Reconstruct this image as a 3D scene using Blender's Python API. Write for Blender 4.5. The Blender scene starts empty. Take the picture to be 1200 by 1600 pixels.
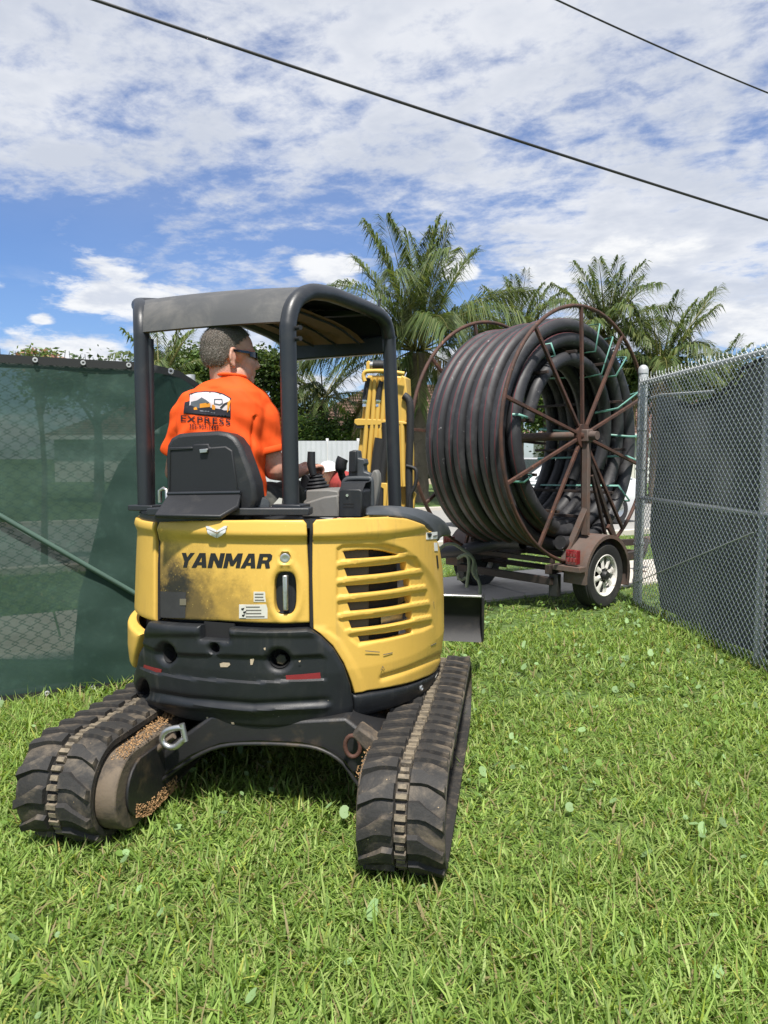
import bpy, bmesh, math, random
import numpy as np
from mathutils import Vector, Matrix
from mathutils.geometry import delaunay_2d_cdt
from mathutils.bvhtree import BVHTree

R = math.radians
rng = np.random.default_rng(7)
random.seed(7)
scene = bpy.context.scene
COL = scene.collection

# ------------------------------------------------------------------ camera
CAM_Z, PITCH, FPX = 1.47, R(4.3), 1130.0        # photograph is 1200 x 1600
cam_data = bpy.data.cameras.new('camera')
cam_data.sensor_fit = 'VERTICAL'; cam_data.sensor_height = 36.0
cam_data.lens = FPX / 1600 * 36.0
cam_data.clip_start = 0.05; cam_data.clip_end = 2000
cam = bpy.data.objects.new('camera', cam_data); COL.objects.link(cam)
cam.location = (0, 0, CAM_Z); cam.rotation_euler = (R(90) - PITCH, 0, 0)
scene.camera = cam

# ------------------------------------------------------------------ sky and sun
SUN_DIR = Vector((0.03, -0.45, 0.89)).normalized()     # towards the sun
SUN_EL = math.asin(SUN_DIR.z); SUN_AZ = math.atan2(SUN_DIR.x, SUN_DIR.y)
SKY_STRENGTH = 0.13
scene.view_settings.view_transform = 'Standard'; scene.view_settings.look = 'None'
scene.view_settings.exposure = 0.72; scene.view_settings.gamma = 1.0
scene.view_settings.use_curve_mapping = False
scene.render.engine = 'CYCLES'
scene.cycles.max_bounces = 6; scene.cycles.diffuse_bounces = 3; scene.cycles.glossy_bounces = 3
scene.cycles.transmission_bounces = 4; scene.cycles.transparent_max_bounces = 12
scene.cycles.caustics_reflective = False; scene.cycles.caustics_refractive = False
scene.cycles.sample_clamp_indirect = 6.0
try:
    scene.cycles.use_denoising = True
    scene.cycles.denoiser = 'OPENIMAGEDENOISE'
    scene.cycles.denoising_prefilter = 'FAST'
except Exception:
    pass

world = bpy.data.worlds.new('World'); scene.world = world; world.use_nodes = True

class NT:
    """small helper for building node graphs"""
    def __init__(s, tree): s.t = tree; s.n = tree.nodes; s.l = tree.links
    def add(s, typ, **kw):
        nd = s.n.new(typ)
        for k, v in kw.items(): setattr(nd, k, v)
        return nd
    def put(s, sock, v):
        if hasattr(v, 'is_output'): s.l.new(v, sock)
        elif isinstance(v, (tuple, list)) and len(v) == 3 and sock.type == 'RGBA': sock.default_value = (*v, 1)
        else: sock.default_value = v
    def math(s, op, a, b=None, c=None, clamp=False):
        nd = s.add('ShaderNodeMath', operation=op, use_clamp=clamp)
        for i, v in enumerate((a, b, c)):
            if v is not None: s.put(nd.inputs[i], v)
        return nd.outputs[0]
    def vmath(s, op, a, b=None, out=0):
        nd = s.add('ShaderNodeVectorMath', operation=op)
        s.put(nd.inputs[0], a)
        if b is not None: s.put(nd.inputs[1], b)
        return nd.outputs[out]
    def smooth(s, v, lo, hi):
        nd = s.add('ShaderNodeMapRange', interpolation_type='SMOOTHSTEP')
        s.put(nd.inputs[0], v); s.put(nd.inputs[1], lo); s.put(nd.inputs[2], hi)
        nd.inputs[3].default_value = 0; nd.inputs[4].default_value = 1
        return nd.outputs[0]
    def noise(s, vec, scale, detail=4, rough=0.55, dist=0.0):
        nd = s.add('ShaderNodeTexNoise')
        if vec is not None: s.put(nd.inputs['Vector'], vec)
        nd.inputs['Scale'].default_value = scale; nd.inputs['Detail'].default_value = detail
        nd.inputs['Roughness'].default_value = rough; nd.inputs['Distortion'].default_value = dist
        return nd.outputs[0]
    def mix(s, f, a, b, blend='MIX'):
        nd = s.add('ShaderNodeMix', data_type='RGBA', blend_type=blend)
        s.put(nd.inputs[0], f); s.put(nd.inputs[6], a); s.put(nd.inputs[7], b)
        return nd.outputs[2]
    def comb(s, x, y, z):
        nd = s.add('ShaderNodeCombineXYZ')
        for i, v in enumerate((x, y, z)): s.put(nd.inputs[i], v)
        return nd.outputs[0]

def build_world():
    t = NT(world.node_tree); t.n.clear()
    out = t.add('ShaderNodeOutputWorld'); bg = t.add('ShaderNodeBackground')
    bg.inputs[1].default_value = SKY_STRENGTH
    sky = t.add('ShaderNodeTexSky', sky_type='NISHITA')
    sky.sun_disc = False; sky.sun_elevation = SUN_EL; sky.sun_rotation = SUN_AZ
    sky.air_density = 1.15; sky.dust_density = 0.35; sky.ozone_density = 2.2; sky.altitude = 0
    co = t.add('ShaderNodeTexCoord')
    d = co.outputs['Generated']
    sep = t.add('ShaderNodeSeparateXYZ'); t.l.new(d, sep.inputs[0])
    x, y, z = sep.outputs
    zz = t.math('ADD', t.math('MAXIMUM', z, 0.0), 0.10)
    u = t.math('DIVIDE', x, zz); v = t.math('DIVIDE', y, zz)
    # high broken altocumulus sheet, drawn out along one direction
    ca, sa = math.cos(R(28)), math.sin(R(28))
    ur = t.math('ADD', t.math('MULTIPLY', u, ca), t.math('MULTIPLY', v, -sa))
    vr = t.math('ADD', t.math('MULTIPLY', u, sa), t.math('MULTIPLY', v, ca))
    p = t.comb(t.math('MULTIPLY', ur, 0.9), vr, 2.3)
    n1 = t.noise(p, 1.3, 5, 0.55, 0.1)
    n2 = t.noise(p, 5.2, 7, 0.66, 0.15)
    n3 = t.noise(p, 0.42, 2, 0.5)
    n4 = t.noise(p, 13.0, 4, 0.6, 0.3)
    dens = t.math('ADD', t.math('MULTIPLY', n1, 0.50), t.math('MULTIPLY', n2, 0.46))
    dens = t.math('ADD', dens, t.math('MULTIPLY', n3, 0.40))
    dens = t.math('ADD', dens, t.math('MULTIPLY', n4, 0.22))
    el = t.math('ARCSINE', z)
    az = t.math('ARCTAN2', x, y)
    # the sheet thins towards the horizon
    wob = t.math('MULTIPLY', t.math('SUBTRACT', n3, 0.5), 0.35)
    low = t.smooth(t.math('ADD', el, wob), 0.13, 0.28)
    dens = t.math('ADD', dens, t.math('MULTIPLY', t.math('SUBTRACT', low, 1.0), 0.33))
    sheet = t.math('ADD', t.math('MULTIPLY', low, 0.12), t.math('MULTIPLY', t.smooth(dens, 0.62, 0.825), 0.88))
    # low fair-weather cumulus
    q = t.comb(t.math('MULTIPLY', az, 2.6), t.math('MULTIPLY', el, 7.5), 4.1)
    m1 = t.noise(q, 3.2, 6, 0.6, 0.2)
    m2 = t.noise(q, 1.0, 2, 0.5)
    base = t.smooth(el, 0.02, 0.10)
    top = t.math('SUBTRACT', 1.0, t.smooth(el, 0.13, 0.24))
    cum = t.math('ADD', t.math('MULTIPLY', m1, 0.55), t.math('MULTIPLY', m2, 0.55))
    gen = t.math('MULTIPLY', t.smooth(cum, 0.575, 0.66), top)
    edge = t.noise(q, 4.0, 6, 0.62, 0.15)
    tot = gen
    for (px, py, wa, we) in CUMULI:
        a0 = math.atan((px - 600) / FPX); e0 = math.atan((800 - py) / FPX * math.cos(a0)) - PITCH
        da = t.math('DIVIDE', t.math('SUBTRACT', az, a0), wa / FPX)
        de = t.math('DIVIDE', t.math('SUBTRACT', el, e0), we / FPX)
        # flatter base than top
        de = t.math('MULTIPLY', de, t.math('SUBTRACT', 1.25, t.math('MULTIPLY', t.smooth(de, -0.5, 0.5), 0.5)))
        rr = t.math('SQRT', t.math('ADD', t.math('MULTIPLY', da, da), t.math('MULTIPLY', de, de)))
        f = t.math('ADD', t.math('SUBTRACT', 1.0, rr), t.math('MULTIPLY', t.math('SUBTRACT', edge, 0.5), 2.6))
        tot = t.math('MAXIMUM', tot, t.smooth(f, 0.10, 0.55))
    cumshade = t.smooth(t.noise(t.vmath('ADD', q, (0.0, -0.12, 0.0)), 5.0, 5, 0.6), 0.35, 0.62)
    shade = t.smooth(t.noise(p, 2.6, 5, 0.6), 0.38, 0.66)
    ccol = t.mix(shade, (4.05, 4.15, 4.35), (3.05, 3.25, 3.65))
    qcol = t.mix(cumshade, (3.3, 3.5, 3.9), (4.6, 4.65, 4.7))
    skyc = t.mix(1.0, sky.outputs[0], SKY_TINT, 'MULTIPLY')
    c = t.mix(t.math('MULTIPLY', sheet, 0.93), skyc, ccol)
    c = t.mix(t.math('MULTIPLY', tot, 0.95), c, qcol)
    t.l.new(c, bg.inputs[0]); t.l.new(bg.outputs[0], out.inputs[0])
CUMULI = [(215, 462, 120, 42), (75, 493, 22, 9), (510, 434, 62, 26), (716, 430, 34, 28), (975, 392, 105, 32),
          (855, 432, 75, 34), (1095, 490, 62, 26), (1165, 510, 80, 30), (110, 545, 105, 34), (-120, 470, 110, 40), (1380, 470, 120, 45)]
SKY_TINT = (0.37, 0.465, 0.65)
build_world()

sun_data = bpy.data.lights.new('sun', 'SUN'); sun_data.energy = 4.4; sun_data.angle = R(3.0)
sun_data.color = (1.0, 0.955, 0.88)
sun = bpy.data.objects.new('sun', sun_data); COL.objects.link(sun)
sun.rotation_euler = SUN_DIR.to_track_quat('Z', 'Y').to_euler()

# ------------------------------------------------------------------ pixel -> place
cp, sp = math.cos(PITCH), math.sin(PITCH)
CAMP = Vector((0, 0, CAM_Z))
def ray(px, py):
    a = (px - 600) / FPX; b = (800 - py) / FPX
    return Vector((a, cp + b * sp, -sp + b * cp))
def at(px, py, Y):
    d = ray(px, py); return CAMP + d * (Y / d.y)
def gp(px, py, z=0.0):
    d = ray(px, py); return CAMP + d * ((z - CAM_Z) / d.z)
def onplane(px, py, P0, n):
    d = ray(px, py); return CAMP + d * ((Vector(P0) - CAMP).dot(n) / d.dot(n))
def proj(P):
    x, y, z = P[0], P[1], P[2] - CAM_Z
    dep = y * cp - z * sp; up = y * sp + z * cp
    return (600 + FPX * x / dep, 800 - FPX * up / dep)
def projn(A):
    x = A[:, 0]; y = A[:, 1]; z = A[:, 2] - CAM_Z
    dep = y * cp - z * sp; up = y * sp + z * cp
    return np.stack([600 + FPX * x / dep, 800 - FPX * up / dep], 1)
def lerp(a, b, t): return a + (b - a) * t

# ------------------------------------------------------------------ mesh builder
class MB:
    def __init__(s): s.v = []; s.f = []; s.m = []
    def verts(s, pts):
        b = len(s.v); s.v.extend([tuple(p) for p in pts]); return b
    def face(s, idx, m=0): s.f.append(tuple(idx)); s.m.append(m)
    def box(s, c, size, X=None, Y=None, Z=None, m=0, taper=1.0):
        X = Vector(X or (1, 0, 0)); Y = Vector(Y or (0, 1, 0)); Z = Vector(Z or (0, 0, 1)); c = Vector(c)
        hx, hy, hz = size[0] / 2, size[1] / 2, size[2] / 2
        pts = []
        for k, tz in ((-1, 1.0), (1, taper)):
            for i, j in ((-1, -1), (1, -1), (1, 1), (-1, 1)):
                pts.append(c + X * (i * hx * tz) + Y * (j * hy * tz) + Z * (k * hz))
        b = s.verts(pts)
        for q in ((3, 2, 1, 0), (4, 5, 6, 7), (0, 1, 5, 4), (1, 2, 6, 5), (2, 3, 7, 6), (3, 0, 4, 7)):
            s.face([b + i for i in q], m)
        return s
    def bar(s, a, b, w, h, up=(0, 0, 1), m=0):
        a = Vector(a); b = Vector(b); Z = (b - a).normalized(); up = Vector(up)
        if abs(Z.dot(up)) > 0.98: up = Vector((0, 1, 0))
        X = Z.cross(up).normalized(); Y = X.cross(Z).normalized()
        return s.box((a + b) / 2, (w, h, (b - a).length), X, Y, Z, m)
    def tube(s, path, rad, n=10, m=0, caps=True, closed=False, up=None, stripe=None):
        P = [Vector(p) for p in path]; N = len(P)
        rads = rad if isinstance(rad, (list, tuple)) else [rad] * N
        T = []
        for i in range(N):
            a = P[(i - 1) % N] if (closed or i > 0) else P[0]
            b = P[(i + 1) % N] if (closed or i < N - 1) else P[-1]
            T.append((b - a).normalized())
        ref = Vector(up) if up else (Vector((0, 0, 1)) if abs(T[0].z) < 0.9 else Vector((1, 0, 0)))
        X = (ref - T[0] * ref.dot(T[0])).normalized()
        rings = []
        for i in range(N):
            r0 = Vector(up) if up else X
            X = (r0 - T[i] * r0.dot(T[i]))
            if X.length < 1e-6: X = T[i].orthogonal()
            X.normalize(); Y = T[i].cross(X)
            angs = stripe[0] if stripe else [2 * math.pi * k / n for k in range(n)]
            b = s.verts([P[i] + (X * math.cos(a) + Y * math.sin(a)) * rads[i] for a in angs])
            rings.append(b)
        nn = len(stripe[0]) if stripe else n
        for i in range(N if closed else N - 1):
            b0 = rings[i]; b1 = rings[(i + 1) % N]
            for k in range(nn):
                mm = stripe[1][k] if stripe else m
                s.face((b0 + k, b0 + (k + 1) % nn, b1 + (k + 1) % nn, b1 + k), mm)
        if caps and not closed:
            s.face([rings[0] + k for k in range(nn)][::-1], m); s.face([rings[-1] + k for k in range(nn)], m)
        return s
    def cyl(s, a, b, r, n=16, m=0, r2=None): return s.tube([a, b], [r, r if r2 is None else r2], n, m)
    def lathe(s, c, axis, prof, n=32, m=0, ref=None):
        """prof: (radius, along) list"""
        c = Vector(c); A = Vector(axis).normalized()
        X = Vector(ref) if ref else A.orthogonal(); X = (X - A * X.dot(A)).normalized(); Y = A.cross(X)
        rings = []
        for (r, h) in prof:
            rings.append(s.verts([c + A * h + (X * math.cos(2 * math.pi * k / n) + Y * math.sin(2 * math.pi * k / n)) * r for k in range(n)]))
        for i in range(len(prof) - 1):
            mm = m[i] if isinstance(m, (list, tuple)) else m
            for k in range(n):
                s.face((rings[i] + k, rings[i] + (k + 1) % n, rings[i + 1] + (k + 1) % n, rings[i + 1] + k), mm)
        return s
    def prism(s, pts, vec, m=0):
        pts = [Vector(p) for p in pts]; vec = Vector(vec); n = len(pts)
        a = s.verts(pts); b = s.verts([p + vec for p in pts])
        s.face([a + k for k in range(n)], m); s.face([b + k for k in range(n)][::-1], m)
        for k in range(n): s.face((a + k, b + k, b + (k + 1) % n, a + (k + 1) % n), m)
        return s
    def loft(s, secs, m=0, closed=True, caps=True):
        n = len(secs[0]); bs = [s.verts(q) for q in secs]
        for i in range(len(secs) - 1):
            for k in range(n if closed else n - 1):
                s.face((bs[i] + k, bs[i] + (k + 1) % n, bs[i + 1] + (k + 1) % n, bs[i + 1] + k), m)
        if caps and closed:
            s.face([bs[0] + k for k in range(n)][::-1], m); s.face([bs[-1] + k for k in range(n)], m)
        return s
    def ball(s, c, rad, X=None, Y=None, Z=None, nu=16, nv=10, m=0):
        c = Vector(c); rx, ry, rz = rad if isinstance(rad, (tuple, list)) else (rad, rad, rad)
        X = Vector(X or (1, 0, 0)); Y = Vector(Y or (0, 1, 0)); Z = Vector(Z or (0, 0, 1))
        secs = []
        for j in range(1, nv):
            th = math.pi * j / nv
            secs.append([c + Z * (-rz * math.cos(th)) + (X * (rx * math.cos(2 * math.pi * k / nu)) + Y * (ry * math.sin(2 * math.pi * k / nu))) * math.sin(th) for k in range(nu)])
        b0 = len(s.v); s.loft(secs, m, caps=False)
        a = s.verts([c - Z * rz, c + Z * rz]); nl = b0 + (nv - 2) * nu
        for k in range(nu):
            s.face((a, b0 + (k + 1) % nu, b0 + k), m); s.face((a + 1, nl + k, nl + (k + 1) % nu), m)
        return s
    def mesh(s, name, mats, smooth=35):
        me = bpy.data.meshes.new(name); me.from_pydata(s.v, [], s.f)
        for mt in (mats if isinstance(mats, (list, tuple)) else [mats]): me.materials.append(mt)
        if any(s.m): me.polygons.foreach_set('material_index', s.m)
        finish(me, smooth); return me
    def build(s, name, mats, parent=None, smooth=35, bevel=0, recalc=True, **tags):
        me = s.mesh(name, mats, smooth)
        if recalc:
            bm = bmesh.new(); bm.from_mesh(me); bmesh.ops.recalc_face_normals(bm, faces=bm.faces); bm.to_mesh(me); bm.free()
            finish(me, smooth)
        return link(name, me, parent, bevel, **tags)
def finish(me, smooth):
    if smooth is None: return
    me.polygons.foreach_set('use_smooth', [True] * len(me.polygons))
    if smooth < 179: me.set_sharp_from_angle(angle=R(smooth))
    me.update()
def link(name, me, parent=None, bevel=0, **tags):
    o = bpy.data.objects.new(name, me); COL.objects.link(o)
    if parent is not None: setparent(o, parent)
    if bevel:
        md = o.modifiers.new('bevel', 'BEVEL'); md.width = bevel; md.segments = 2; md.limit_method = 'ANGLE'; md.angle_limit = R(40)
        md.harden_normals = False
    tag(o, **tags); return o
WM = {}
def setparent(o, p):
    o.parent = p
    o.matrix_parent_inverse = WM.get(p.name, Matrix()).inverted()
def tag(o, label=None, cat=None, group=None, kind=None):
    if label: o['label'] = label
    if cat: o['category'] = cat
    if group: o['group'] = group
    if kind: o['kind'] = kind
    return o
def thing(name, loc, label, cat, group=None):
    o = bpy.data.objects.new(name, None); COL.objects.link(o); o.location = loc
    o.empty_display_size = 0.2
    WM[o.name] = Matrix.Translation(Vector(loc))
    return tag(o, label, cat, group)

# ------------------------------------------------------------------ materials
def mat(name, col, rough=0.5, metal=0.0, var=0.0, vscale=6.0, dirt=None, dscale=4.0, dlo=0.5, dhi=0.7, damt=0.7, bump=0.0, bscale=40.0,
        spec=0.5, coat=0.0, spots=None, sscale=60.0, sthr=0.68, transl=0.0, streak=None, samt=0.4, rvar=0.0):
    m = bpy.data.materials.new(name); m.use_nodes = True; t = NT(m.node_tree)
    b = t.n['Principled BSDF']; out = t.n['Material Output']
    co = t.add('ShaderNodeTexCoord').outputs['Object']
    c = col
    if var:
        n = t.noise(co, vscale, 5, 0.6)
        k = t.math('ADD', t.math('MULTIPLY', t.math('SUBTRACT', n, 0.5), 2 * var), 1.0)
        c = t.vmath('SCALE', tuple(col)); t.put(c.node.inputs['Scale'], k)
    if dirt:
        n = t.noise(co, dscale, 8, 0.68, 0.4)
        c = t.mix(t.math('MULTIPLY', t.smooth(n, dlo, dhi), damt), c, dirt)
    if streak:
        mp = t.vmath('MULTIPLY', co, (34.0, 34.0, 2.2)); n = t.noise(mp, 1.0, 6, 0.65)
        n9 = t.noise(co, 3.5, 3, 0.5); c = t.mix(t.math('MULTIPLY', t.math('MULTIPLY', t.smooth(n, 0.50, 0.72), t.smooth(n9, 0.38, 0.62)), samt), c, streak)
    if spots:
        n = t.noise(co, sscale, 3, 0.6)
        c = t.mix(t.smooth(n, sthr, sthr + 0.03), c, spots)
    t.put(b.inputs['Base Color'], c)
    b.inputs['Metallic'].default_value = metal; b.inputs['Specular IOR Level'].default_value = spec
    b.inputs['Coat Weight'].default_value = coat
    if rvar:
        n = t.noise(co, vscale * 1.7, 5, 0.6)
        t.put(b.inputs['Roughness'], t.math('ADD', t.math('MULTIPLY', t.math('SUBTRACT', n, 0.5), 2 * rvar), rough, clamp=True))
    else: b.inputs['Roughness'].default_value = rough
    if bump:
        bp = t.add('ShaderNodeBump'); bp.inputs['Strength'].default_value = bump; bp.inputs['Distance'].default_value = 0.01
        t.put(bp.inputs['Height'], t.noise(co, bscale, 6, 0.6)); t.l.new(bp.outputs[0], b.inputs['Normal'])
    if transl:
        tr = t.add('ShaderNodeBsdfTranslucent'); t.put(tr.inputs[0], c)
        mx = t.add('ShaderNodeMixShader'); mx.inputs[0].default_value = transl
        t.l.new(b.outputs[0], mx.inputs[1]); t.l.new(tr.outputs[0], mx.inputs[2]); t.l.new(mx.outputs[0], out.inputs[0])
    return m
def leafmat(name, transl=0.35, rough=0.45, spec=0.4, attr='tint'):
    """foliage: colour from a per-leaf attribute"""
    m = bpy.data.materials.new(name); m.use_nodes = True; t = NT(m.node_tree)
    b = t.n['Principled BSDF']; out = t.n['Material Output']
    a = t.add('ShaderNodeAttribute'); a.attribute_name = attr
    t.l.new(a.outputs['Color'], b.inputs['Base Color']); b.inputs['Roughness'].default_value = rough
    b.inputs['Specular IOR Level'].default_value = spec
    tr = t.add('ShaderNodeBsdfTranslucent')
    c2 = t.mix(1.0, a.outputs['Color'], (1.25, 1.25, 0.55), 'MULTIPLY'); t.put(tr.inputs[0], c2)
    mx = t.add('ShaderNodeMixShader'); mx.inputs[0].default_value = transl
    t.l.new(b.outputs[0], mx.inputs[1]); t.l.new(tr.outputs[0], mx.inputs[2]); t.l.new(mx.outputs[0], out.inputs[0])
    return m
M = {}
M['yellow'] = mat('yellow_paint', (0.64, 0.40, 0.078), 0.5, streak=(0.30, 0.21, 0.07), samt=0.35, spots=(0.20, 0.14, 0.05), sscale=120, sthr=0.745, var=0.06, vscale=5, dirt=(0.30, 0.20, 0.06), dscale=9, dlo=0.60, dhi=0.80, damt=0.35, bump=0.03, bscale=90, rvar=0.12, coat=0.1)
M['black_plastic'] = mat('black_plastic', (0.0105, 0.0125, 0.0155), 0.5, streak=(0.07, 0.066, 0.058), samt=0.5, var=0.25, vscale=7, dirt=(0.040, 0.039, 0.037), dscale=6, dlo=0.50, dhi=0.8, damt=0.5, bump=0.08, bscale=220, rvar=0.12, spots=(0.30, 0.26, 0.2), sscale=75, sthr=0.735)
M['dark_gap'] = mat('dark_gap', (0.008, 0.008, 0.009), 0.8)
M['post_paint'] = mat('canopy_paint', (0.020, 0.023, 0.028), 0.40, var=0.15, vscale=8, dirt=(0.06, 0.058, 0.055), dscale=9, dlo=0.5, dhi=0.8, damt=0.4, bump=0.05, bscale=120, rvar=0.1)
M['roof_paint'] = mat('roof_paint', (0.060, 0.062, 0.064), 0.55, var=0.15, vscale=5, dirt=(0.16, 0.15, 0.135), dscale=5, dlo=0.42, dhi=0.75, damt=0.55, bump=0.06, bscale=90)
M['liner'] = mat('roof_liner', (0.135, 0.070, 0.040), 0.8, var=0.2, vscale=9, dirt=(0.07, 0.045, 0.03), dscale=11, damt=0.8)
M['rubber'] = mat('track_rubber', (0.020, 0.019, 0.018), 0.72, var=0.3, vscale=9, dirt=(0.20, 0.160, 0.112), dscale=6, dlo=0.44, dhi=0.70, damt=0.72, bump=0.25, bscale=70, spots=(0.40, 0.30, 0.17), sscale=70, sthr=0.72)
M['dusty'] = mat('dusty_links', (0.20, 0.165, 0.115), 0.85, var=0.4, vscale=25, dirt=(0.05, 0.045, 0.04), dscale=18, dlo=0.4, dhi=0.65, damt=0.85, bump=0.4, bscale=60)
M['frame_black'] = mat('frame_black', (0.016, 0.016, 0.017), 0.5, var=0.2, dirt=(0.12, 0.085, 0.05), dscale=6, dlo=0.52, dhi=0.75, damt=0.7, bump=0.1, bscale=80)
M['frame_dusty'] = mat('frame_dusty', (0.13, 0.10, 0.07), 0.8, var=0.3, dirt=(0.03, 0.027, 0.025), dscale=9, dlo=0.45, dhi=0.65, damt=0.8, bump=0.2, bscale=70)
M['chips'] = mat('wood_chips', (0.40, 0.24, 0.11), 0.85, var=0.5, vscale=60, dirt=(0.20, 0.10, 0.04), dscale=50, dlo=0.45, dhi=0.6)
M['steel'] = mat('bright_steel', (0.55, 0.55, 0.54), 0.35, metal=0.9, var=0.15, dirt=(0.2, 0.17, 0.13), dscale=14)
M['rust'] = mat('rusty_steel', (0.080, 0.034, 0.022), 0.75, var=0.3, vscale=10, dirt=(0.030, 0.020, 0.017), dscale=7, dlo=0.40, dhi=0.66, damt=0.8, bump=0.2, bscale=120, spots=(0.22, 0.10, 0.05), sscale=25, sthr=0.66)
M['rust_dark'] = mat('rusty_dark_steel', (0.028, 0.019, 0.016), 0.7, var=0.3, vscale=10, dirt=(0.10, 0.05, 0.03), dscale=9, dlo=0.5, dhi=0.72, damt=0.7, bump=0.2, bscale=120)
M['rust_grey'] = mat('weathered_steel', (0.115, 0.085, 0.072), 0.7, var=0.3, vscale=10, dirt=(0.14, 0.062, 0.036), dscale=8, dlo=0.45, dhi=0.7, damt=0.7, bump=0.2, bscale=120)
M['pipe'] = mat('black_pipe', (0.022, 0.022, 0.025), 0.55, var=0.3, vscale=4, dirt=(0.115, 0.11, 0.112), dscale=4.5, dlo=0.48, dhi=0.78, damt=0.55, spots=(0.20, 0.19, 0.19), sscale=22, sthr=0.70, bump=0.05, bscale=60, rvar=0.1)
M['pipe_red'] = mat('pipe_stripe', (0.15, 0.014, 0.022), 0.5)
M['strap'] = mat('green_strap', (0.20, 0.44, 0.37), 0.4, transl=0.2)
M['tyre'] = mat('tyre_rubber', (0.020, 0.020, 0.021), 0.75, var=0.2, dirt=(0.07, 0.062, 0.05), dscale=6, dlo=0.5, dhi=0.75, damt=0.6, bump=0.15, bscale=90)
M['rim'] = mat('white_rim', (0.74, 0.72, 0.68), 0.45, var=0.1, dirt=(0.16, 0.11, 0.07), dscale=16, dlo=0.5, dhi=0.72, damt=0.8)
M['red_lens'] = mat('red_lens', (0.20, 0.012, 0.016), 0.25, var=0.3, vscale=60, coat=0.5)
M['red_tape'] = mat('red_reflector', (0.24, 0.025, 0.03), 0.45, var=0.25, vscale=40)
M['galv'] = mat('galvanised', (0.44, 0.455, 0.465), 0.5, metal=0.15, var=0.15, vscale=20, dirt=(0.22, 0.22, 0.21), dscale=16, dlo=0.45, dhi=0.7, damt=0.5)
M['wire'] = mat('galvanised_wire', (0.60, 0.625, 0.635), 0.5, metal=0.05, var=0.2, vscale=20)
M['dark_wire'] = mat('dark_wire', (0.05, 0.06, 0.055), 0.6)
M['hem'] = mat('black_hem', (0.015, 0.017, 0.017), 0.7)
M['seat'] = mat('seat_vinyl', (0.014, 0.015, 0.018), 0.5, var=0.2, dirt=(0.05, 0.048, 0.045), dscale=8, dlo=0.5, dhi=0.75, damt=0.5, bump=0.12, bscale=160)
M['seat_panel'] = mat('seat_panel', (0.009, 0.010, 0.013), 0.6, var=0.2, bump=0.05, bscale=160)
M['console'] = mat('console_grey', (0.155, 0.150, 0.140), 0.6, var=0.12, dirt=(0.08, 0.075, 0.065), dscale=9, damt=0.5, bump=0.1, bscale=180)
M['fender_grey'] = mat('fender_grey', (0.045, 0.052, 0.058), 0.5, var=0.15, dirt=(0.16, 0.15, 0.14), dscale=7, damt=0.4, bump=0.08, bscale=160)
M['white'] = mat('white_paint', (0.72, 0.72, 0.70), 0.5, var=0.06)
M['sticker'] = mat('sticker', (0.55, 0.54, 0.48), 0.5, var=0.15, vscale=30)
M['ink'] = mat('black_ink', (0.012, 0.012, 0.013), 0.45)
M['chrome'] = mat('chrome', (0.75, 0.75, 0.74), 0.22, metal=0.9)
M['hose'] = mat('hydraulic_hose', (0.017, 0.017, 0.018), 0.6, var=0.2, bump=0.3, bscale=200)
M['cable'] = mat('overhead_cable', (0.018, 0.018, 0.02), 0.6, var=0.3, vscale=3)
M['concrete'] = mat('concrete', (0.50, 0.46, 0.40), 0.9, var=0.10, vscale=3, dirt=(0.30, 0.27, 0.23), dscale=1.5, dlo=0.5, dhi=0.75, damt=0.6, bump=0.1, bscale=60)
M['asphalt'] = mat('pale_asphalt', (0.27, 0.265, 0.25), 0.9, var=0.15, vscale=2, bump=0.15, bscale=90)
M['rope'] = mat('webbing', (0.17, 0.19, 0.13), 0.9, var=0.3, vscale=60, bump=0.4, bscale=180)
# ------------------------------------------------------------------ 2-D patch with holes
def inpoly(P, poly):
    x, y = P[:, 0], P[:, 1]; poly = np.asarray(poly, float); r = np.zeros(len(P), bool)
    xj, yj = poly[-1]
    for xi, yi in poly:
        c = ((yi > y) != (yj > y)) & (x < (xj - xi) * (y - yi) / ((yj - yi) + 1e-15) + xi)
        r ^= c; xj, yj = xi, yi
    return r
def segdist(P, loops):
    d = np.full(len(P), 1e9)
    for lp in loops:
        A = np.asarray(lp, float); B = np.roll(A, -1, 0)
        for a, b in zip(A, B):
            ab = b - a; L = (ab ** 2).sum() + 1e-15
            t = np.clip(((P - a) @ ab) / L, 0, 1)
            d = np.minimum(d, np.hypot(*(P - a - t[:, None] * ab).T))
    return d
def resample(loop, res):
    out = []; n = len(loop)
    for i in range(n):
        a = np.asarray(loop[i], float); b = np.asarray(loop[(i + 1) % n], float)
        k = max(1, int(math.ceil(np.hypot(*(b - a)) / res)))
        for j in range(k): out.append(a + (b - a) * j / k)
    return out
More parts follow.
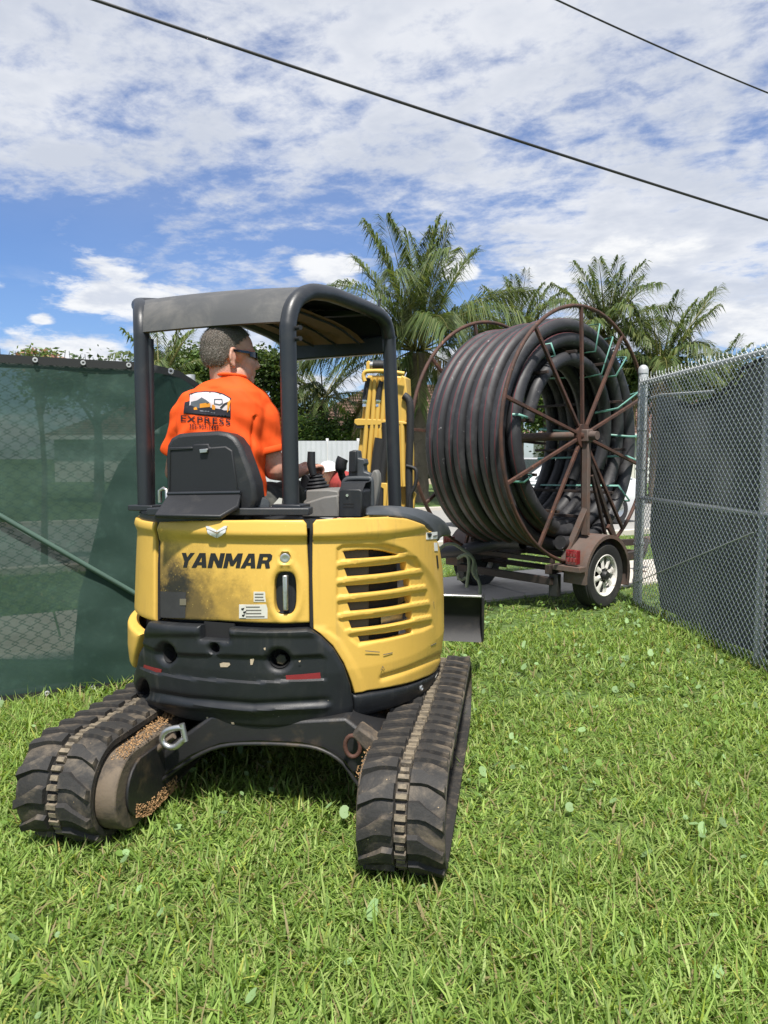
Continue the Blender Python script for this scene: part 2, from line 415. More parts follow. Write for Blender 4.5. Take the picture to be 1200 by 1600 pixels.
def patch(outline, holes, res, rings=()):
    loops = [resample(outline, res)] + [resample(h, res) for h in holes]
    pts = []; edges = []
    for lp in loops:
        b = len(pts); pts.extend(lp); edges.extend([(b + i, b + (i + 1) % len(lp)) for i in range(len(lp))])
    nb = len(pts)
    A = np.asarray(loops[0]); lo = A.min(0); hi = A.max(0)
    gx, gy = np.meshgrid(np.arange(lo[0], hi[0], res), np.arange(lo[1], hi[1], res))
    gx = gx + (np.arange(gx.shape[0]) % 2)[:, None] * res / 2
    G = np.stack([gx.ravel(), gy.ravel()], 1)
    ok = inpoly(G, loops[0])
    for h in loops[1:]: ok &= ~inpoly(G, h)
    G = G[ok]
    if len(G): G = G[segdist(G, loops) > max(res * 0.45, (max(rings) + res * 0.4) if rings else 0)]
    extra = []
    for rd in rings:                                     # rows of points that follow the edge, so that it rounds over cleanly
        for lp in loops:
            L = np.asarray(lp); tn = np.roll(L, -1, 0) - np.roll(L, 1, 0); tn /= np.linalg.norm(tn, axis=1)[:, None] + 1e-12
            for sg in (1, -1): extra.append(L + np.stack([-tn[:, 1], tn[:, 0]], 1) * rd * sg)
    if extra:
        X = np.concatenate(extra); ok = inpoly(X, loops[0])
        for h in loops[1:]: ok &= ~inpoly(X, h)
        X = X[ok]; dd = segdist(X, loops); lv = np.array(rings)
        X = X[np.abs(dd[:, None] - lv[None]).min(1) < 0.0006]
        G = np.concatenate([G, X])
    allp = [Vector((float(p[0]), float(p[1]))) for p in pts] + [Vector((float(p[0]), float(p[1]))) for p in G]
    V, E, F, ov, oe, of = delaunay_2d_cdt(allp, edges, [], 0, 1e-7)
    V = np.array([(v.x, v.y) for v in V])
    T = np.array([f for f in F if len(f) == 3])
    c = V[T].mean(1); ok = inpoly(c, loops[0])
    for h in loops[1:]: ok &= ~inpoly(c, h)
    T = T[ok]
    return V, T, loops
def boundary(T):
    from collections import Counter
    e = Counter(); d = {}
    for t in T.tolist():
        for a, b in ((t[0], t[1]), (t[1], t[2]), (t[2], t[0])):
            e[(min(a, b), max(a, b))] += 1; d[(min(a, b), max(a, b))] = (a, b)
    return [d[k] for k, n in e.items() if n == 1]
def patch_mesh(P, N, T, depth):
    """front surface P with skirt of given depth against N, as vertex and face lists"""
    verts = [tuple(p) for p in P]; faces = [tuple(t) for t in T.tolist()]
    if depth:
        m = {}
        for a, b in boundary(T):
            for k in (a, b):
                if k not in m: m[k] = len(verts); verts.append(tuple(P[k] - N[k] * depth))
            faces.append((b, a, m[a], m[b]))
    return verts, faces
def raw(name, verts, faces, mats, parent=None, smooth=40, bevel=0, **tags):
    me = bpy.data.meshes.new(name); me.from_pydata(verts, [], faces)
    for mt in (mats if isinstance(mats, (list, tuple)) else [mats]): me.materials.append(mt)
    finish(me, smooth); return link(name, me, parent, bevel, **tags)

# ------------------------------------------------------------------ ground, paths, street
def sheetpoly(name, pts, z, m, **tags):
    mb = MB(); b = mb.verts([(x, y, z) for x, y in pts]); mb.face(range(b, b + len(pts)))
    return mb.build(name, m, None, None, **tags)
def lawn_soil():
    m = bpy.data.materials.new('lawn_ground'); m.use_nodes = True; t = NT(m.node_tree); b = t.n['Principled BSDF']
    co = t.add('ShaderNodeTexCoord').outputs['Object']
    n1 = t.noise(co, 0.35, 6, 0.6); n2 = t.noise(co, 9.0, 6, 0.7); n3 = t.noise(co, 55.0, 3, 0.6)
    c = t.mix(t.smooth(n1, 0.35, 0.65), (0.070, 0.125, 0.030), (0.115, 0.185, 0.042))
    c = t.mix(t.math('MULTIPLY', t.smooth(n2, 0.45, 0.7), 0.6), c, (0.075, 0.085, 0.030))
    c = t.mix(t.math('MULTIPLY', t.smooth(n3, 0.4, 0.65), 0.5), c, (0.035, 0.060, 0.014))
    t.put(b.inputs['Base Color'], c); b.inputs['Roughness'].default_value = 0.95
    bp = t.add('ShaderNodeBump'); bp.inputs['Strength'].default_value = 0.6; bp.inputs['Distance'].default_value = 0.03
    t.put(bp.inputs['Height'], n2); t.l.new(bp.outputs[0], b.inputs['Normal'])
    return m
M['lawn'] = lawn_soil()
sheetpoly('ground', [(-400, -30), (400, -30), (400, 700), (-400, 700)], 0.0, M['lawn'], kind='structure')
SD = Vector((0.89, 0.455, 0)).normalized(); SN = Vector((-SD.y, SD.x, 0))     # along / across the street
S0 = Vector((1.0, 7.25, 0))                                                      # near edge of the pavement
def strip(a0, a1, w0, w1): return [tuple((S0 + SD * a + SN * w)[:2]) for a, w in ((a0, w0), (a1, w0), (a1, w1), (a0, w1))]
pave = bpy.data.objects.new('pavement', None)
COL.objects.link(pave); pave['kind'] = 'structure'; WM[pave.name] = Matrix()
for k in range(-7, 9):                                                           # slabs with open joints
    mb = MB(); q = strip(k * 1.5 + 0.008 + 0.6, k * 1.5 + 1.492 + 0.6, 0, 1.38)
    mb.prism([(x, y, 0.030 + 0.003 * math.sin(k * 2.1)) for x, y in q], (0, 0, -0.09))
    mb.build('slab', M['concrete'], pave, 30, 0.006)
sheetpoly('street', strip(-80, 120, 4.2, 11.2), 0.012, M['asphalt'], kind='structure')
for w in (4.05, 11.2):
    mb = MB(); mb.prism([(x, y, 0.10) for x, y in strip(-80, 120, w, w + 0.15)], (0, 0, -0.14))
    mb.build('kerb', M['concrete'], None, 30, 0.01, kind='structure')
# a strip of concrete on the far side of the green gate, seen through its fabric
sheetpoly('path', [(-9.0, 5.35), (-2.05, 5.1), (-1.95, 5.75), (-9.0, 6.2)], 0.02, M['concrete'], kind='structure')

# ------------------------------------------------------------------ overhead cables
def cable(name, pts, r, label):
    P = [at(*p) for p in pts]; path = []
    n = 24
    for i in range(-6, n + 7):
        t = i / n; p = P[0].lerp(P[1], t); sag = -0.03 * 4 * t * (1 - t) if 0 <= t <= 1 else 0.12 * abs(t * (1 - t))
        path.append(p + Vector((0, 0, sag)))
    MB().tube(path, r, 8).build(name, M['cable'], None, 80, label=label, cat='cable', group='overhead cables')
cable('overhead_cable', ((140, -3, 8.0), (1200, 344, 11.0)), 0.0175, 'thick black overhead cable crossing the sky from top left to right')
cable('overhead_cable', ((866, -2, 12.0), (1202, 146, 14.0)), 0.014, 'thin overhead cable in the top right corner of the sky')

# ------------------------------------------------------------------ right chain-link fence
FA = Vector((2.475, 7.15, 0)); FB = Vector((2.585, 5.02, 0)); FD = (FB - FA).normalized(); FN = Vector((-FD.y, FD.x, 0))
if FN.x > 0: FN = -FN                                                           # towards the camera's side
def FP(s, z, o=0.0): return FA + FD * s + FN * o + Vector((0, 0, z))
FL = 4.8; FTOP = 2.25; L2 = (FB - FA).length
fence = thing('chain_link_fence', FA, 'galvanised chain link fence backed with dark grey screen on the right', 'fence')
for s in (0.0, L2, 2 * L2):
    p = MB().tube([FP(s, 0, -0.06), FP(s, FTOP + (0.05 if s == 0 else -0.05), -0.06)], 0.030 if s else 0.045, 14).build('post', M['galv'], fence, 60)
    cap = MB()
    r = 0.034 if s else 0.05
    if s: cap.lathe(FP(s, FTOP - 0.075, -0.055), (0, 0, 1), [(r, -0.03), (r, 0.02), (r * 0.9, 0.035), (0.001, 0.04)], 14)
    else: cap.lathe(FP(s, FTOP + 0.04, -0.06), (0, 0, 1), [(r, 0), (r, 0.035), (r * 0.85, 0.06), (r * 0.45, 0.08), (0.001, 0.085)], 14)
    cap.build('post_cap', M['galv'], p, 60)
    if s == 0:
        for z in (0.25, 0.62, 1.0, 1.36, 1.75, 2.08):
            MB().lathe(FP(s, z, -0.06), (0, 0, 1), [(0.047, -0.012), (0.052, -0.01), (0.052, 0.01), (0.047, 0.012)], 14).build('tension_band', M['galv'], p, 60)
MB().tube([FP(0, FTOP - 0.05, -0.05), FP(FL, FTOP - 0.05, -0.05)], 0.021, 12).build('top_rail', M['galv'], fence, 60)
MB().tube([FP(0, 1.075, -0.05), FP(FL, 1.075, -0.05)], 0.021, 12).build('middle_rail', M['galv'], fence, 60)
MB().tube([FP(0.10, 0.05, -0.0), FP(0.10, FTOP - 0.06, -0.0)], 0.006, 6).build('tension_bar', M['galv'], fence, 60)
MB().tube([FP(0.12, 0.25, 0.01), FP(L2, 0.95, 0.01)], 0.005, 6).build('truss_rod', M['galv'], fence, 60)
def weave(name, FPf, s0, s1, z0, z1, pitch, wr, m, parent, depth=0.006, over=0.05, tip=None):
    """chain-link fabric: one zigzag wire per column"""
    verts = []; faces = []
    h = pitch / 2; nz = int(round((z1 - z0) / h)); k = 0; s = s0
    while s < s1:
        pts = []
        for i in range(nz + 1):
            z = z0 + i * h
            side = (i + k) % 2
            pts.append((s + (h if side else -h) * 0.5 * 1.9, z, depth if side else -depth))
        P = [np.array(FPf(a, z, o)) for a, z, o in pts]
        if tip:   # barbed end
            a, z, o = pts[-1]; P.append(np.array(FPf(a + random.uniform(-0.012, 0.012), z + random.uniform(*tip), o)))
        for a, b in zip(P[:-1], P[1:]):
            d = (b - a) / (np.linalg.norm(b - a) + 1e-9); u = np.cross(d, (0.2, 0.9, 0.1)); u /= np.linalg.norm(u); w = np.cross(d, u)
            base = len(verts)
            for q in (a, b):
                for ang in (0, 2.094, 4.189): verts.append(tuple(q + (u * math.cos(ang) + w * math.sin(ang)) * wr))
            for j in range(3): faces.append((base + j, base + (j + 1) % 3, base + 3 + (j + 1) % 3, base + 3 + j))
        k += 1; s += h
    return raw(name, verts, faces, m, parent, 80, kind='stuff')
weave('wire_mesh', lambda s, z, o: FP(s, z, o), 0.06, FL, 0.03, FTOP - 0.02, 0.062, 0.0030, M['wire'], fence, tip=(0.015, 0.04))
# the grey screen tied to the far side, sagging near the end post
def fabricmat(name, col, col2, trans, wscale=260.0, var=0.18):
    m = bpy.data.materials.new(name); m.use_nodes = True; t = NT(m.node_tree)
    b = t.n['Principled BSDF']; out = t.n['Material Output']
    co = t.add('ShaderNodeTexCoord').outputs['Object']
    n1 = t.noise(co, 2.2, 5, 0.6); n2 = t.noise(co, 14.0, 4, 0.6)
    c = t.mix(t.smooth(n1, 0.3, 0.7), col, col2)
    c = t.mix(t.math('MULTIPLY', t.smooth(n2, 0.5, 0.75), var), c, tuple(min(1, v * 2.2) for v in col2))
    t.put(b.inputs['Base Color'], c); b.inputs['Roughness'].default_value = 0.6; b.inputs['Specular IOR Level'].default_value = 0.25
    wv = t.add('ShaderNodeTexWave', bands_direction='Z'); wv.inputs['Scale'].default_value = wscale / 6.28; t.l.new(co, wv.inputs['Vector'])
    bp = t.add('ShaderNodeBump'); bp.inputs['Strength'].default_value = 0.15; bp.inputs['Distance'].default_value = 0.002
    t.l.new(wv.outputs['Fac'], bp.inputs['Height']); t.l.new(bp.outputs[0], b.inputs['Normal'])
    tl = t.add('ShaderNodeBsdfTranslucent'); t.put(tl.inputs[0], c)
    m1 = t.add('ShaderNodeMixShader'); m1.inputs[0].default_value = 0.25
    t.l.new(b.outputs[0], m1.inputs[1]); t.l.new(tl.outputs[0], m1.inputs[2])
    tp = t.add('ShaderNodeBsdfTransparent')
    m2 = t.add('ShaderNodeMixShader'); m2.inputs[0].default_value = trans
    t.l.new(m1.outputs[0], m2.inputs[1]); t.l.new(tp.outputs[0], m2.inputs[2]); t.l.new(m2.outputs[0], out.inputs[0])
    return m
M['grey_screen'] = fabricmat('grey_screen', (0.070, 0.077, 0.078), (0.120, 0.128, 0.127), 0.0)
M['green_screen'] = fabricmat('green_screen', (0.034, 0.070, 0.057), (0.050, 0.094, 0.077), 0.085)
M['green_screen_double'] = fabricmat('green_screen_double', (0.020, 0.052, 0.042), (0.028, 0.066, 0.054), 0.02)
def fabric(name, outline, PF, disp, m, parent, res=0.05, **tags):
    V, T, loops = patch(outline, [], res)
    P = [tuple(PF(s, z, disp(s, z))) for s, z in V]
    return raw(name, P, [tuple(t) for t in T.tolist()], m, parent, 179, **tags)
fabric('screen', [(0.30, 0.04), (FL, 0.04), (FL, FTOP - 0.09), (2.0, FTOP - 0.08), (1.75, 2.13), (1.62, 2.03), (1.35, 1.93), (1.0, 1.90), (0.55, 2.02), (0.15, 2.06), (0.12, 0.6), (0.2, 0.3)],
       FP, lambda s, z: -0.125 - 0.022 * math.sin(s * 3.1 + z) - 0.018 * math.sin(z * 5 + s * 4) - 0.012 * math.sin(s * 11 - z * 3), M['grey_screen'], fence)
fabric('screen_hem', [(0.7, 1.93), (1.0, 1.875), (1.35, 1.905), (1.62, 2.005), (1.75, 2.105), (2.0, FTOP - 0.11), (FL, FTOP - 0.12), (FL, FTOP - 0.08), (2.0, FTOP - 0.07), (1.73, 2.145), (1.60, 2.05), (1.33, 1.95), (1.0, 1.92), (0.7, 1.975)],
       FP, lambda s, z: -0.085, M['hem'], fence)
MB().tube([FP(0.28, 2.03, -0.02), FP(0.5, 2.04, -0.03), FP(1.45, 1.985, -0.03)], 0.012, 6).build('loose_rail', M['galv'], fence, 60)

# ------------------------------------------------------------------ green gate on the left
GA = Vector((-1.50, 4.60, 0)); GB = Vector((-2.30, 4.20, 0)); GD = (GB - GA).normalized(); GN = Vector((-GD.y, GD.x, 0))
if GN.y > 0: GN = -GN                                                           # towards the camera
def GP(s, z, o=0.0): return GA + GD * s + GN * o + Vector((0, 0, z))
GLN = 3.2; GT = 2.03
gate = thing('green_gate', GA, 'tall green mesh screened gate leaf beside the excavator on the left', 'gate')
wav = lambda s, z: 0.010 * math.sin(s * 4.0 + z * 2.0) + 0.010 * math.sin(z * 3.0 - s * 1.3) + 0.004 * math.sin(s * 9 - z * 6) + 0.003 * math.sin(s * 6 + z * 17 + 2 * math.sin(s * 3)) + 0.0016 * math.sin(z * 31 - s * 9 + 2 * math.sin(z * 4))
fabric('screen', [(-0.02, 0.05), (GLN, 0.05), (GLN, GT), (-0.02, GT)], GP, wav, M['green_screen'], gate, 0.03)
fabric('screen_hem', [(-0.02, GT - 0.012), (GLN, GT - 0.012), (GLN, GT + 0.035), (-0.02, GT + 0.035)], GP, lambda s, z: 0.012 + wav(s, GT), M['hem'], gate)
fabric('screen_hem', [(-0.02, 0.02), (GLN, 0.02), (GLN, 0.055), (-0.02, 0.055)], GP, lambda s, z: 0.012 + wav(s, 0.05), M['hem'], gate)
for s in [0.10 + 0.262 * k for k in range(12)]:
    for z in (GT + 0.012, 0.04):
        MB().lathe(GP(s, z, 0.022 + wav(s, GT if z > 1 else 0.05)), GN, [(0.006, 0), (0.008, 0.004), (0.014, 0.004), (0.016, 0)], 12).build('grommet', M['galv'], gate, 60)
MB().tube([GP(0, GT - 0.01, -0.09), GP(GLN, GT - 0.01, -0.09)], 0.022, 10).build('top_rail', M['galv'], gate, 60)
MB().tube([GP(0.02, 0.05, -0.05), GP(GLN, 0.05, -0.05)], 0.022, 10).build('bottom_rail', M['galv'], gate, 60)
for s in (0.0, 2.4): MB().tube([GP(s, 0.0, -0.05), GP(s, GT + 0.02, -0.05)], 0.026, 10).build('post', M['galv'], gate, 60)
br0 = onplane(-160, 713, GP(0, 0, 0.0), GN); br1 = onplane(260, 955, GP(0, 0, 0.0), GN)
MB().tube([br0 + GN * 0.030, br1 + GN * 0.030], 0.016, 8).build('brace', mat('brace_green', (0.065, 0.115, 0.092), 0.6, var=0.3), gate, 60)
weave('wire_mesh', lambda s, z, o: GP(s, z, o - 0.062), 0.0, GLN, 0.05, GT + 0.0, 0.085, 0.0022, M['dark_wire'], gate, depth=0.004, tip=(0.04, 0.07))
# second layer of the same fabric hanging behind the near end
ov = [(112, 1085), (116, 1001), (123, 929), (138, 878), (152, 820), (160, 780), (185, 726), (215, 690), (262, 660), (262, 1085)]
ovp = [(lambda P: ((P - GA).dot(GD), P.z))(onplane(a, b, GP(0, 0, -0.02), GN)) for a, b in ov]
fabric('screen_overlap', ovp, GP, lambda s, z: -0.012 + wav(s, z), M['green_screen_double'], gate)
G2 = at(306, 588, 5.12); G2.z = 0
g2 = thing('green_fence', GA, 'short end of green screened fence behind the operator', 'fence')
def HP(s, z, o=0.0):
    d = (G2 - GA).normalized(); n = Vector((-d.y, d.x, 0)); n = n if n.x > 0 else -n
    return GA + d * s + n * o + Vector((0, 0, z))
H2 = (G2 - GA).length
fabric('screen', [(0.03, 0.03), (H2, 0.03), (H2, GT - 0.06), (H2 * 0.6, GT - 0.005), (0.03, GT)], HP, lambda s, z: 0.02 * math.sin(z * 3 + s * 5), M['green_screen_double'], g2)
fabric('screen_hem', [(0.03, GT - 0.02), (H2 * 0.6, GT - 0.025), (H2, GT - 0.08), (H2, GT - 0.04), (H2 * 0.6, GT + 0.02), (0.03, GT + 0.03)], HP, lambda s, z: 0.02, M['hem'], g2)
MB().tube([HP(0.05, GT, -0.04), HP(H2, GT - 0.01, -0.04)], 0.022, 10).build('top_rail', M['galv'], g2, 60)
MB().tube([HP(H2, 0, -0.04), HP(H2, GT + 0.02, -0.04)], 0.03, 10).build('post', M['galv'], g2, 60)
MB().lathe(HP(0.22, GT + 0.005, 0.03), (0.3, -1, 0), [(0.008, 0), (0.010, 0.004), (0.019, 0.004), (0.021, 0)], 12).build('grommet', M['chrome'], g2, 60)
# ================================================================== EXCAVATOR
TH = R(10); FT = Vector((math.sin(TH), math.cos(TH), 0)); RT = Vector((math.cos(TH), -math.sin(TH), 0))   # tracks
MO = Vector((-0.435, 3.245, 0))
def MP(u, v, z=0.0): return MO + RT * u + FT * v + Vector((0, 0, z))
UZ = Vector((0, 0, 1))
exc = thing('mini_excavator', MO, 'yellow mini excavator with black canopy seen from behind on the grass', 'excavator')

# ---- body shell: superellipse plan
BH = R(18); BF = Vector((math.sin(BH), math.cos(BH), 0)); BR = Vector((math.cos(BH), -math.sin(BH), 0))
BC = Vector((-0.445, 3.54, 0)); BA, BB, BN = 0.715, 0.715, 2.35
def kz(z):     # plan scale with height
    return float(np.interp(z, [0.30, 0.40, 0.47, 0.62, 0.80, 1.0, 1.14, 1.17, 1.24, 1.30], [0.90, 0.955, 0.985, 1.0, 0.995, 0.98, 0.968, 0.985, 0.965, 0.90]))
def bodyP(phi, z, off=0.0):
    u, v = math.sin(phi), -math.cos(phi)
    k = kz(z)
    r = 1.0 / ((abs(u) / (BA * k)) ** BN + (abs(v) / (BB * k)) ** BN) ** (1 / BN)
    return BC + BR * (u * (r + off)) + BF * (v * (r + off)) + UZ * z
def bodyF(P):
    d = P - BC; u = d.dot(BR); v = d.dot(BF); k = kz(P.z)
    return (abs(u) / (BA * k)) ** BN + (abs(v) / (BB * k)) ** BN - 1
def hitbody(px, py):
    d = ray(px, py); best = None; t0 = None
    prev = None
    for i in range(140):
        t = (2.2 + i * 0.015) / d.y; P = CAMP + d * t; f = bodyF(P)
        if best is None or f < best[0]: best = (f, t)
        if f < 0: t0 = (prev, t); break
        prev = t
    if t0:
        a, b = t0
        for _ in range(30):
            m = (a + b) / 2
            if bodyF(CAMP + d * m) < 0: b = m
            else: a = m
        t = b
    else: t = best[1]
    P = CAMP + d * t; q = P - BC
    return math.atan2(q.dot(BR), -q.dot(BF)), P.z
RB = 0.70
def sz(p):
    phi, z = hitbody(p[0], p[1])
    if len(p) > 2: phi += p[2]
    return (phi * RB, z)
def body_panel(name, outline, m, parent, holes=(), off=0.0, rim=0.014, depth=0.035, res=0.016, emboss=None, param=False, smooth=40, **tags):
    o2 = outline if param else [sz(p) for p in outline]
    h2 = [h if param else [sz(p) for p in h] for h in holes]
    V, T, loops = patch(o2, h2, res, (rim * 0.12, rim * 0.4, rim) if rim > 0.004 else ())
    P0 = np.array([bodyP(s / RB, z) for s, z in V]); 
    Pa = np.array([bodyP(s / RB + 0.01, z) for s, z in V]); Pb = np.array([bodyP(s / RB, z + 0.006) for s, z in V])
    N = np.cross(Pa - P0, Pb - P0); N /= np.linalg.norm(N, axis=1)[:, None] + 1e-12
    c = np.array(BC); flip = ((P0 - c)[:, :2] * N[:, :2]).sum(1) < 0; N[flip] *= -1
    dsp = np.full(len(V), off)
    if rim:
        d = segdist(V, loops); q = np.clip(rim - d, 0, rim)
        dsp -= rim - np.sqrt(np.maximum(rim * rim - q * q, 0))
    if emboss is not None: dsp += emboss(projn(P0), V)
    P = P0 + N * dsp[:, None]
    tri = P[T]; nn = np.cross(tri[:, 1] - tri[:, 0], tri[:, 2] - tri[:, 0])
    fl = (nn * N[T[:, 0]]).sum(1) < 0; T = T.copy(); T[fl] = T[fl][:, ::-1]
    v, f = patch_mesh(P, N, T, depth)
    return raw(name, v, f, m, parent, smooth, **tags)
def sm(x, a, b):
    t = np.clip((x - a) / (b - a), 0, 1); return t * t * (3 - 2 * t)

# inner shell so that nothing shows through the gaps
mb = MB(); secs = []
for z in (0.42, 0.5, 0.7, 0.9, 1.0, 1.10, 1.165):
    secs.append([bodyP(a, z, -0.05) for a in np.linspace(-2.5, 1.15, 40)])
n = 40
for i in range(len(secs) - 1):
    pass
b = [mb.verts(s) for s in secs]
for i in range(len(secs) - 1):
    for k in range(n - 1): mb.face((b[i] + k, b[i] + k + 1, b[i + 1] + k + 1, b[i + 1] + k))
mb.face([b[0] + k for k in range(n)]); mb.face([b[-1] + k for k in range(n)][::-1])
mb.build('engine_bay', M['dark_gap'], exc, 40)

# ---- rear door
def soot_yellow():
    m = bpy.data.materials.new('rear_door_paint'); m.use_nodes = True; t = NT(m.node_tree); b = t.n['Principled BSDF']
    geo = t.add('ShaderNodeNewGeometry').outputs['Position']
    co = t.add('ShaderNodeTexCoord').outputs['Object']
    c0 = (0.64, 0.40, 0.078)
    n1 = t.noise(co, 8, 8, 0.7, 0.3); n2 = t.noise(co, 30, 5, 0.7)
    c = t.mix(t.math('MULTIPLY', t.smooth(n1, 0.55, 0.8), 0.4), c0, (0.30, 0.20, 0.06))
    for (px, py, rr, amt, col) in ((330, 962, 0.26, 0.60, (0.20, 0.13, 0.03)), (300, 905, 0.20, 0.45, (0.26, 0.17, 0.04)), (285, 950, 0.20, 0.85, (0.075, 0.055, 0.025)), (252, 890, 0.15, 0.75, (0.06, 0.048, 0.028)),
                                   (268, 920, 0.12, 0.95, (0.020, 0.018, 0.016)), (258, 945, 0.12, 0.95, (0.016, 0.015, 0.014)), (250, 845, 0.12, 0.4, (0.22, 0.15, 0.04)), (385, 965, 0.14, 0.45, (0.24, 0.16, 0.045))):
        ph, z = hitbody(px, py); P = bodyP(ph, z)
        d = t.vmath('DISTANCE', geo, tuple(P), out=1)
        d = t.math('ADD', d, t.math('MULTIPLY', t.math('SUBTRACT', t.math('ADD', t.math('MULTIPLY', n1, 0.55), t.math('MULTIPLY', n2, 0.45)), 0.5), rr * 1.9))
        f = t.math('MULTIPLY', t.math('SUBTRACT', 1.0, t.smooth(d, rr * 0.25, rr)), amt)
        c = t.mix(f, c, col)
    n5 = t.noise(co, 110, 2, 0.5)
    c = t.mix(t.math('MULTIPLY', t.smooth(n5, 0.70, 0.74), 0.7), c, (0.75, 0.55, 0.15))
    t.put(b.inputs['Base Color'], c); b.inputs['Roughness'].default_value = 0.45
    bp = t.add('ShaderNodeBump'); bp.inputs['Strength'].default_value = 0.05; bp.inputs['Distance'].default_value = 0.01
    t.put(bp.inputs['Height'], n2); t.l.new(bp.outputs[0], b.inputs['Normal'])
    return m
M['sooty'] = soot_yellow()
def ell(cx, cy, rx, ry, n=20, p=2.0):
    return [(cx + rx * math.copysign(abs(math.cos(a)) ** (2 / p), math.cos(a)), cy + ry * math.copysign(abs(math.sin(a)) ** (2 / p), math.sin(a))) for a in [2 * math.pi * k / n for k in range(n)]]
def emb_door(px, V):
    x, y = px[:, 0], px[:, 1]
    e = 0.0 * x
    e -= 0.010 * sm(y, 837, 848)                                         # panel set in below the top lip
    d = np.hypot((x - 445) / 27, (y - 926) / 48); e += 0.006 * (sm(d, 0.75, 0.95) * (1 - sm(d, 0.98, 1.25)))
    d = np.hypot((x - 445), (y - 873)) / 11.0; e -= 0.008 * (1 - sm(d, 0.6, 1.0)); e += 0.004 * (sm(d, 0.8, 1.05) * (1 - sm(d, 1.1, 1.4)))
    return e
HANDLE = ell(445, 927, 17.5, 33, 28, 3.2)
door = body_panel('rear_door', [(248, 815), (300, 813), (400, 812), (474, 812), (479, 818), (483, 900), (484, 974), (430, 975), (340, 971), (248, 966), (245, 900), (246, 840)],
                  M['sooty'], exc, holes=[HANDLE], off=0.0, emboss=emb_door, res=0.009, rim=0.008)
# handle recess and bar
mb = MB(); ring = [sz(p) for p in HANDLE]
mb.loft([[bodyP(s / RB, z, -0.012) for s, z in ring], [bodyP(s / RB, z, -0.045) for s, z in ring]], caps=False)
mb.face([len(mb.v) - len(ring) + k for k in range(len(ring))]); mb.build('handle_recess', M['black_plastic'], door, 50)
mb = MB(); q = [bodyP(*hitbody(a, b), 0.004) for a, b in ((441, 899), (448, 899), (449, 954), (442, 954))]
mb.prism(q, tuple(BF * 0.02)); mb.build('handle', M['steel'], door, 30, 0.004)
ph, z = hitbody(445, 873); mb = MB()
nrm = (bodyP(ph, z, 1) - bodyP(ph, z)).normalized()
mb.lathe(bodyP(ph, z, -0.020), nrm, [(0.020, 0), (0.020, 0.010), (0.016, 0.012), (0.010, 0.010), (0.001, 0.010)], 18); mb.build('lock', M['steel'], door, 50)
def decal(name, outline, m, parent, off=0.0, holes=(), res=0.02, label=None):
    return body_panel(name, outline, m, parent, holes, off=off, rim=0, depth=0.0015, res=res, label=label)
# lettering
GL = {
 'Y': ([(0, 1), (.34, 1), (.52, .68), (.70, 1), (1.04, 1), (.68, .44), (.68, 0), (.36, 0), (.36, .44)], []),
 'A': ([(-.04, 0), (.30, 1), (.72, 1), (1.0, 0), (.68, 0), (.63, .18), (.34, .18), (.28, 0)], [[(.40, .38), (.59, .38), (.51, .74)]]),
 'N': ([(0, 0), (0, 1), (.31, 1), (.68, .45), (.68, 1), (1, 1), (1, 0), (.69, 0), (.32, .55), (.32, 0)], []),
 'M': ([(0, 0), (0, 1), (.30, 1), (.5, .50), (.70, 1), (1, 1), (1, 0), (.75, 0), (.75, .52), (.59, .14), (.41, .14), (.25, .52), (.25, 0)], []),
 'R': ([(0, 0), (0, 1), (.78, 1), (.96, .88), (.98, .62), (.82, .42), (1.0, 0), (.67, 0), (.52, .34), (.32, .34), (.32, 0)], [[(.32, .56), (.32, .78), (.62, .78), (.67, .67), (.62, .56)]]),
}
x = 279.0; H = 23.0
for ch, w in zip('YANMAR', (21, 24, 24, 28, 24, 23)):
    o, hs = GL[ch]
    T2 = lambda p: (x + (p[0]) * w * 0.94 + (p[1] - 0.5) * 5.0, 887.0 - p[1] * H + (x - 279) * 0.012)
    decal('letter', [T2(p) for p in o], M['ink'], door, off=-0.0085, holes=[[T2(p) for p in h] for h in hs], res=0.012)
    x += w + 0.4
# chevron emblem
M['emblem'] = mat('emblem_silver', (0.62, 0.62, 0.62), 0.4, metal=0.2)
for o in ([(323, 822.5), (327, 822.5), (339.5, 829), (339.5, 832), (324, 826)], [(356, 822), (352, 822), (340.5, 829), (340.5, 832), (355, 825.5)],
          [(324.5, 828), (326, 827.5), (339.5, 834), (339.5, 839.5), (326, 833)], [(354.5, 827.5), (353, 827), (340.5, 834), (340.5, 839.5), (353, 832.5)]):
    body_panel('emblem', o, M['emblem'], door, off=0.007, rim=0, depth=0.008, res=0.004)
# stickers
def sticker(x0, y0, x1, y1, m, parent, off, rows=4):
    s = decal('sticker', [(x0, y0), (x1, y0), (x1, y1), (x0, y1)], m, parent, off)
    for r in range(rows):
        yy = y0 + (y1 - y0) * (r + 0.6) / (rows + 0.4); hh = (y1 - y0) / (rows * 3.2)
        xe = x1 - 2 - random.random() * (x1 - x0) * 0.25
        decal('print_line', [(x0 + 2, yy), (xe, yy), (xe, yy + hh), (x0 + 2, yy + hh)], M['print_grey'], s, off + 0.0012)
    return s
M['print_grey'] = mat('print_grey', (0.14, 0.13, 0.11), 0.6)
sticker(395, 925, 417, 941, M['sticker'], door, -0.0085, 3)
st = sticker(372, 945, 417, 967, M['sticker'], door, -0.0085, 4)
decal('pictogram', [(373, 946), (383, 946), (383, 966), (373, 966)], M['sticker'], st, -0.0065)
for (a, b) in ((376, 951), (379, 956), (377, 961)): decal('print_line', [(a, b), (a + 5, b - 1), (a + 3, b + 3), (a, b + 2)], M['ink'], st, -0.0052)
decal('sticker', [(246.5, 924), (288, 926), (287, 966), (247, 965)], mat('faded_decal', (0.035, 0.033, 0.036), 0.5, var=0.3, vscale=20), door, -0.0088)
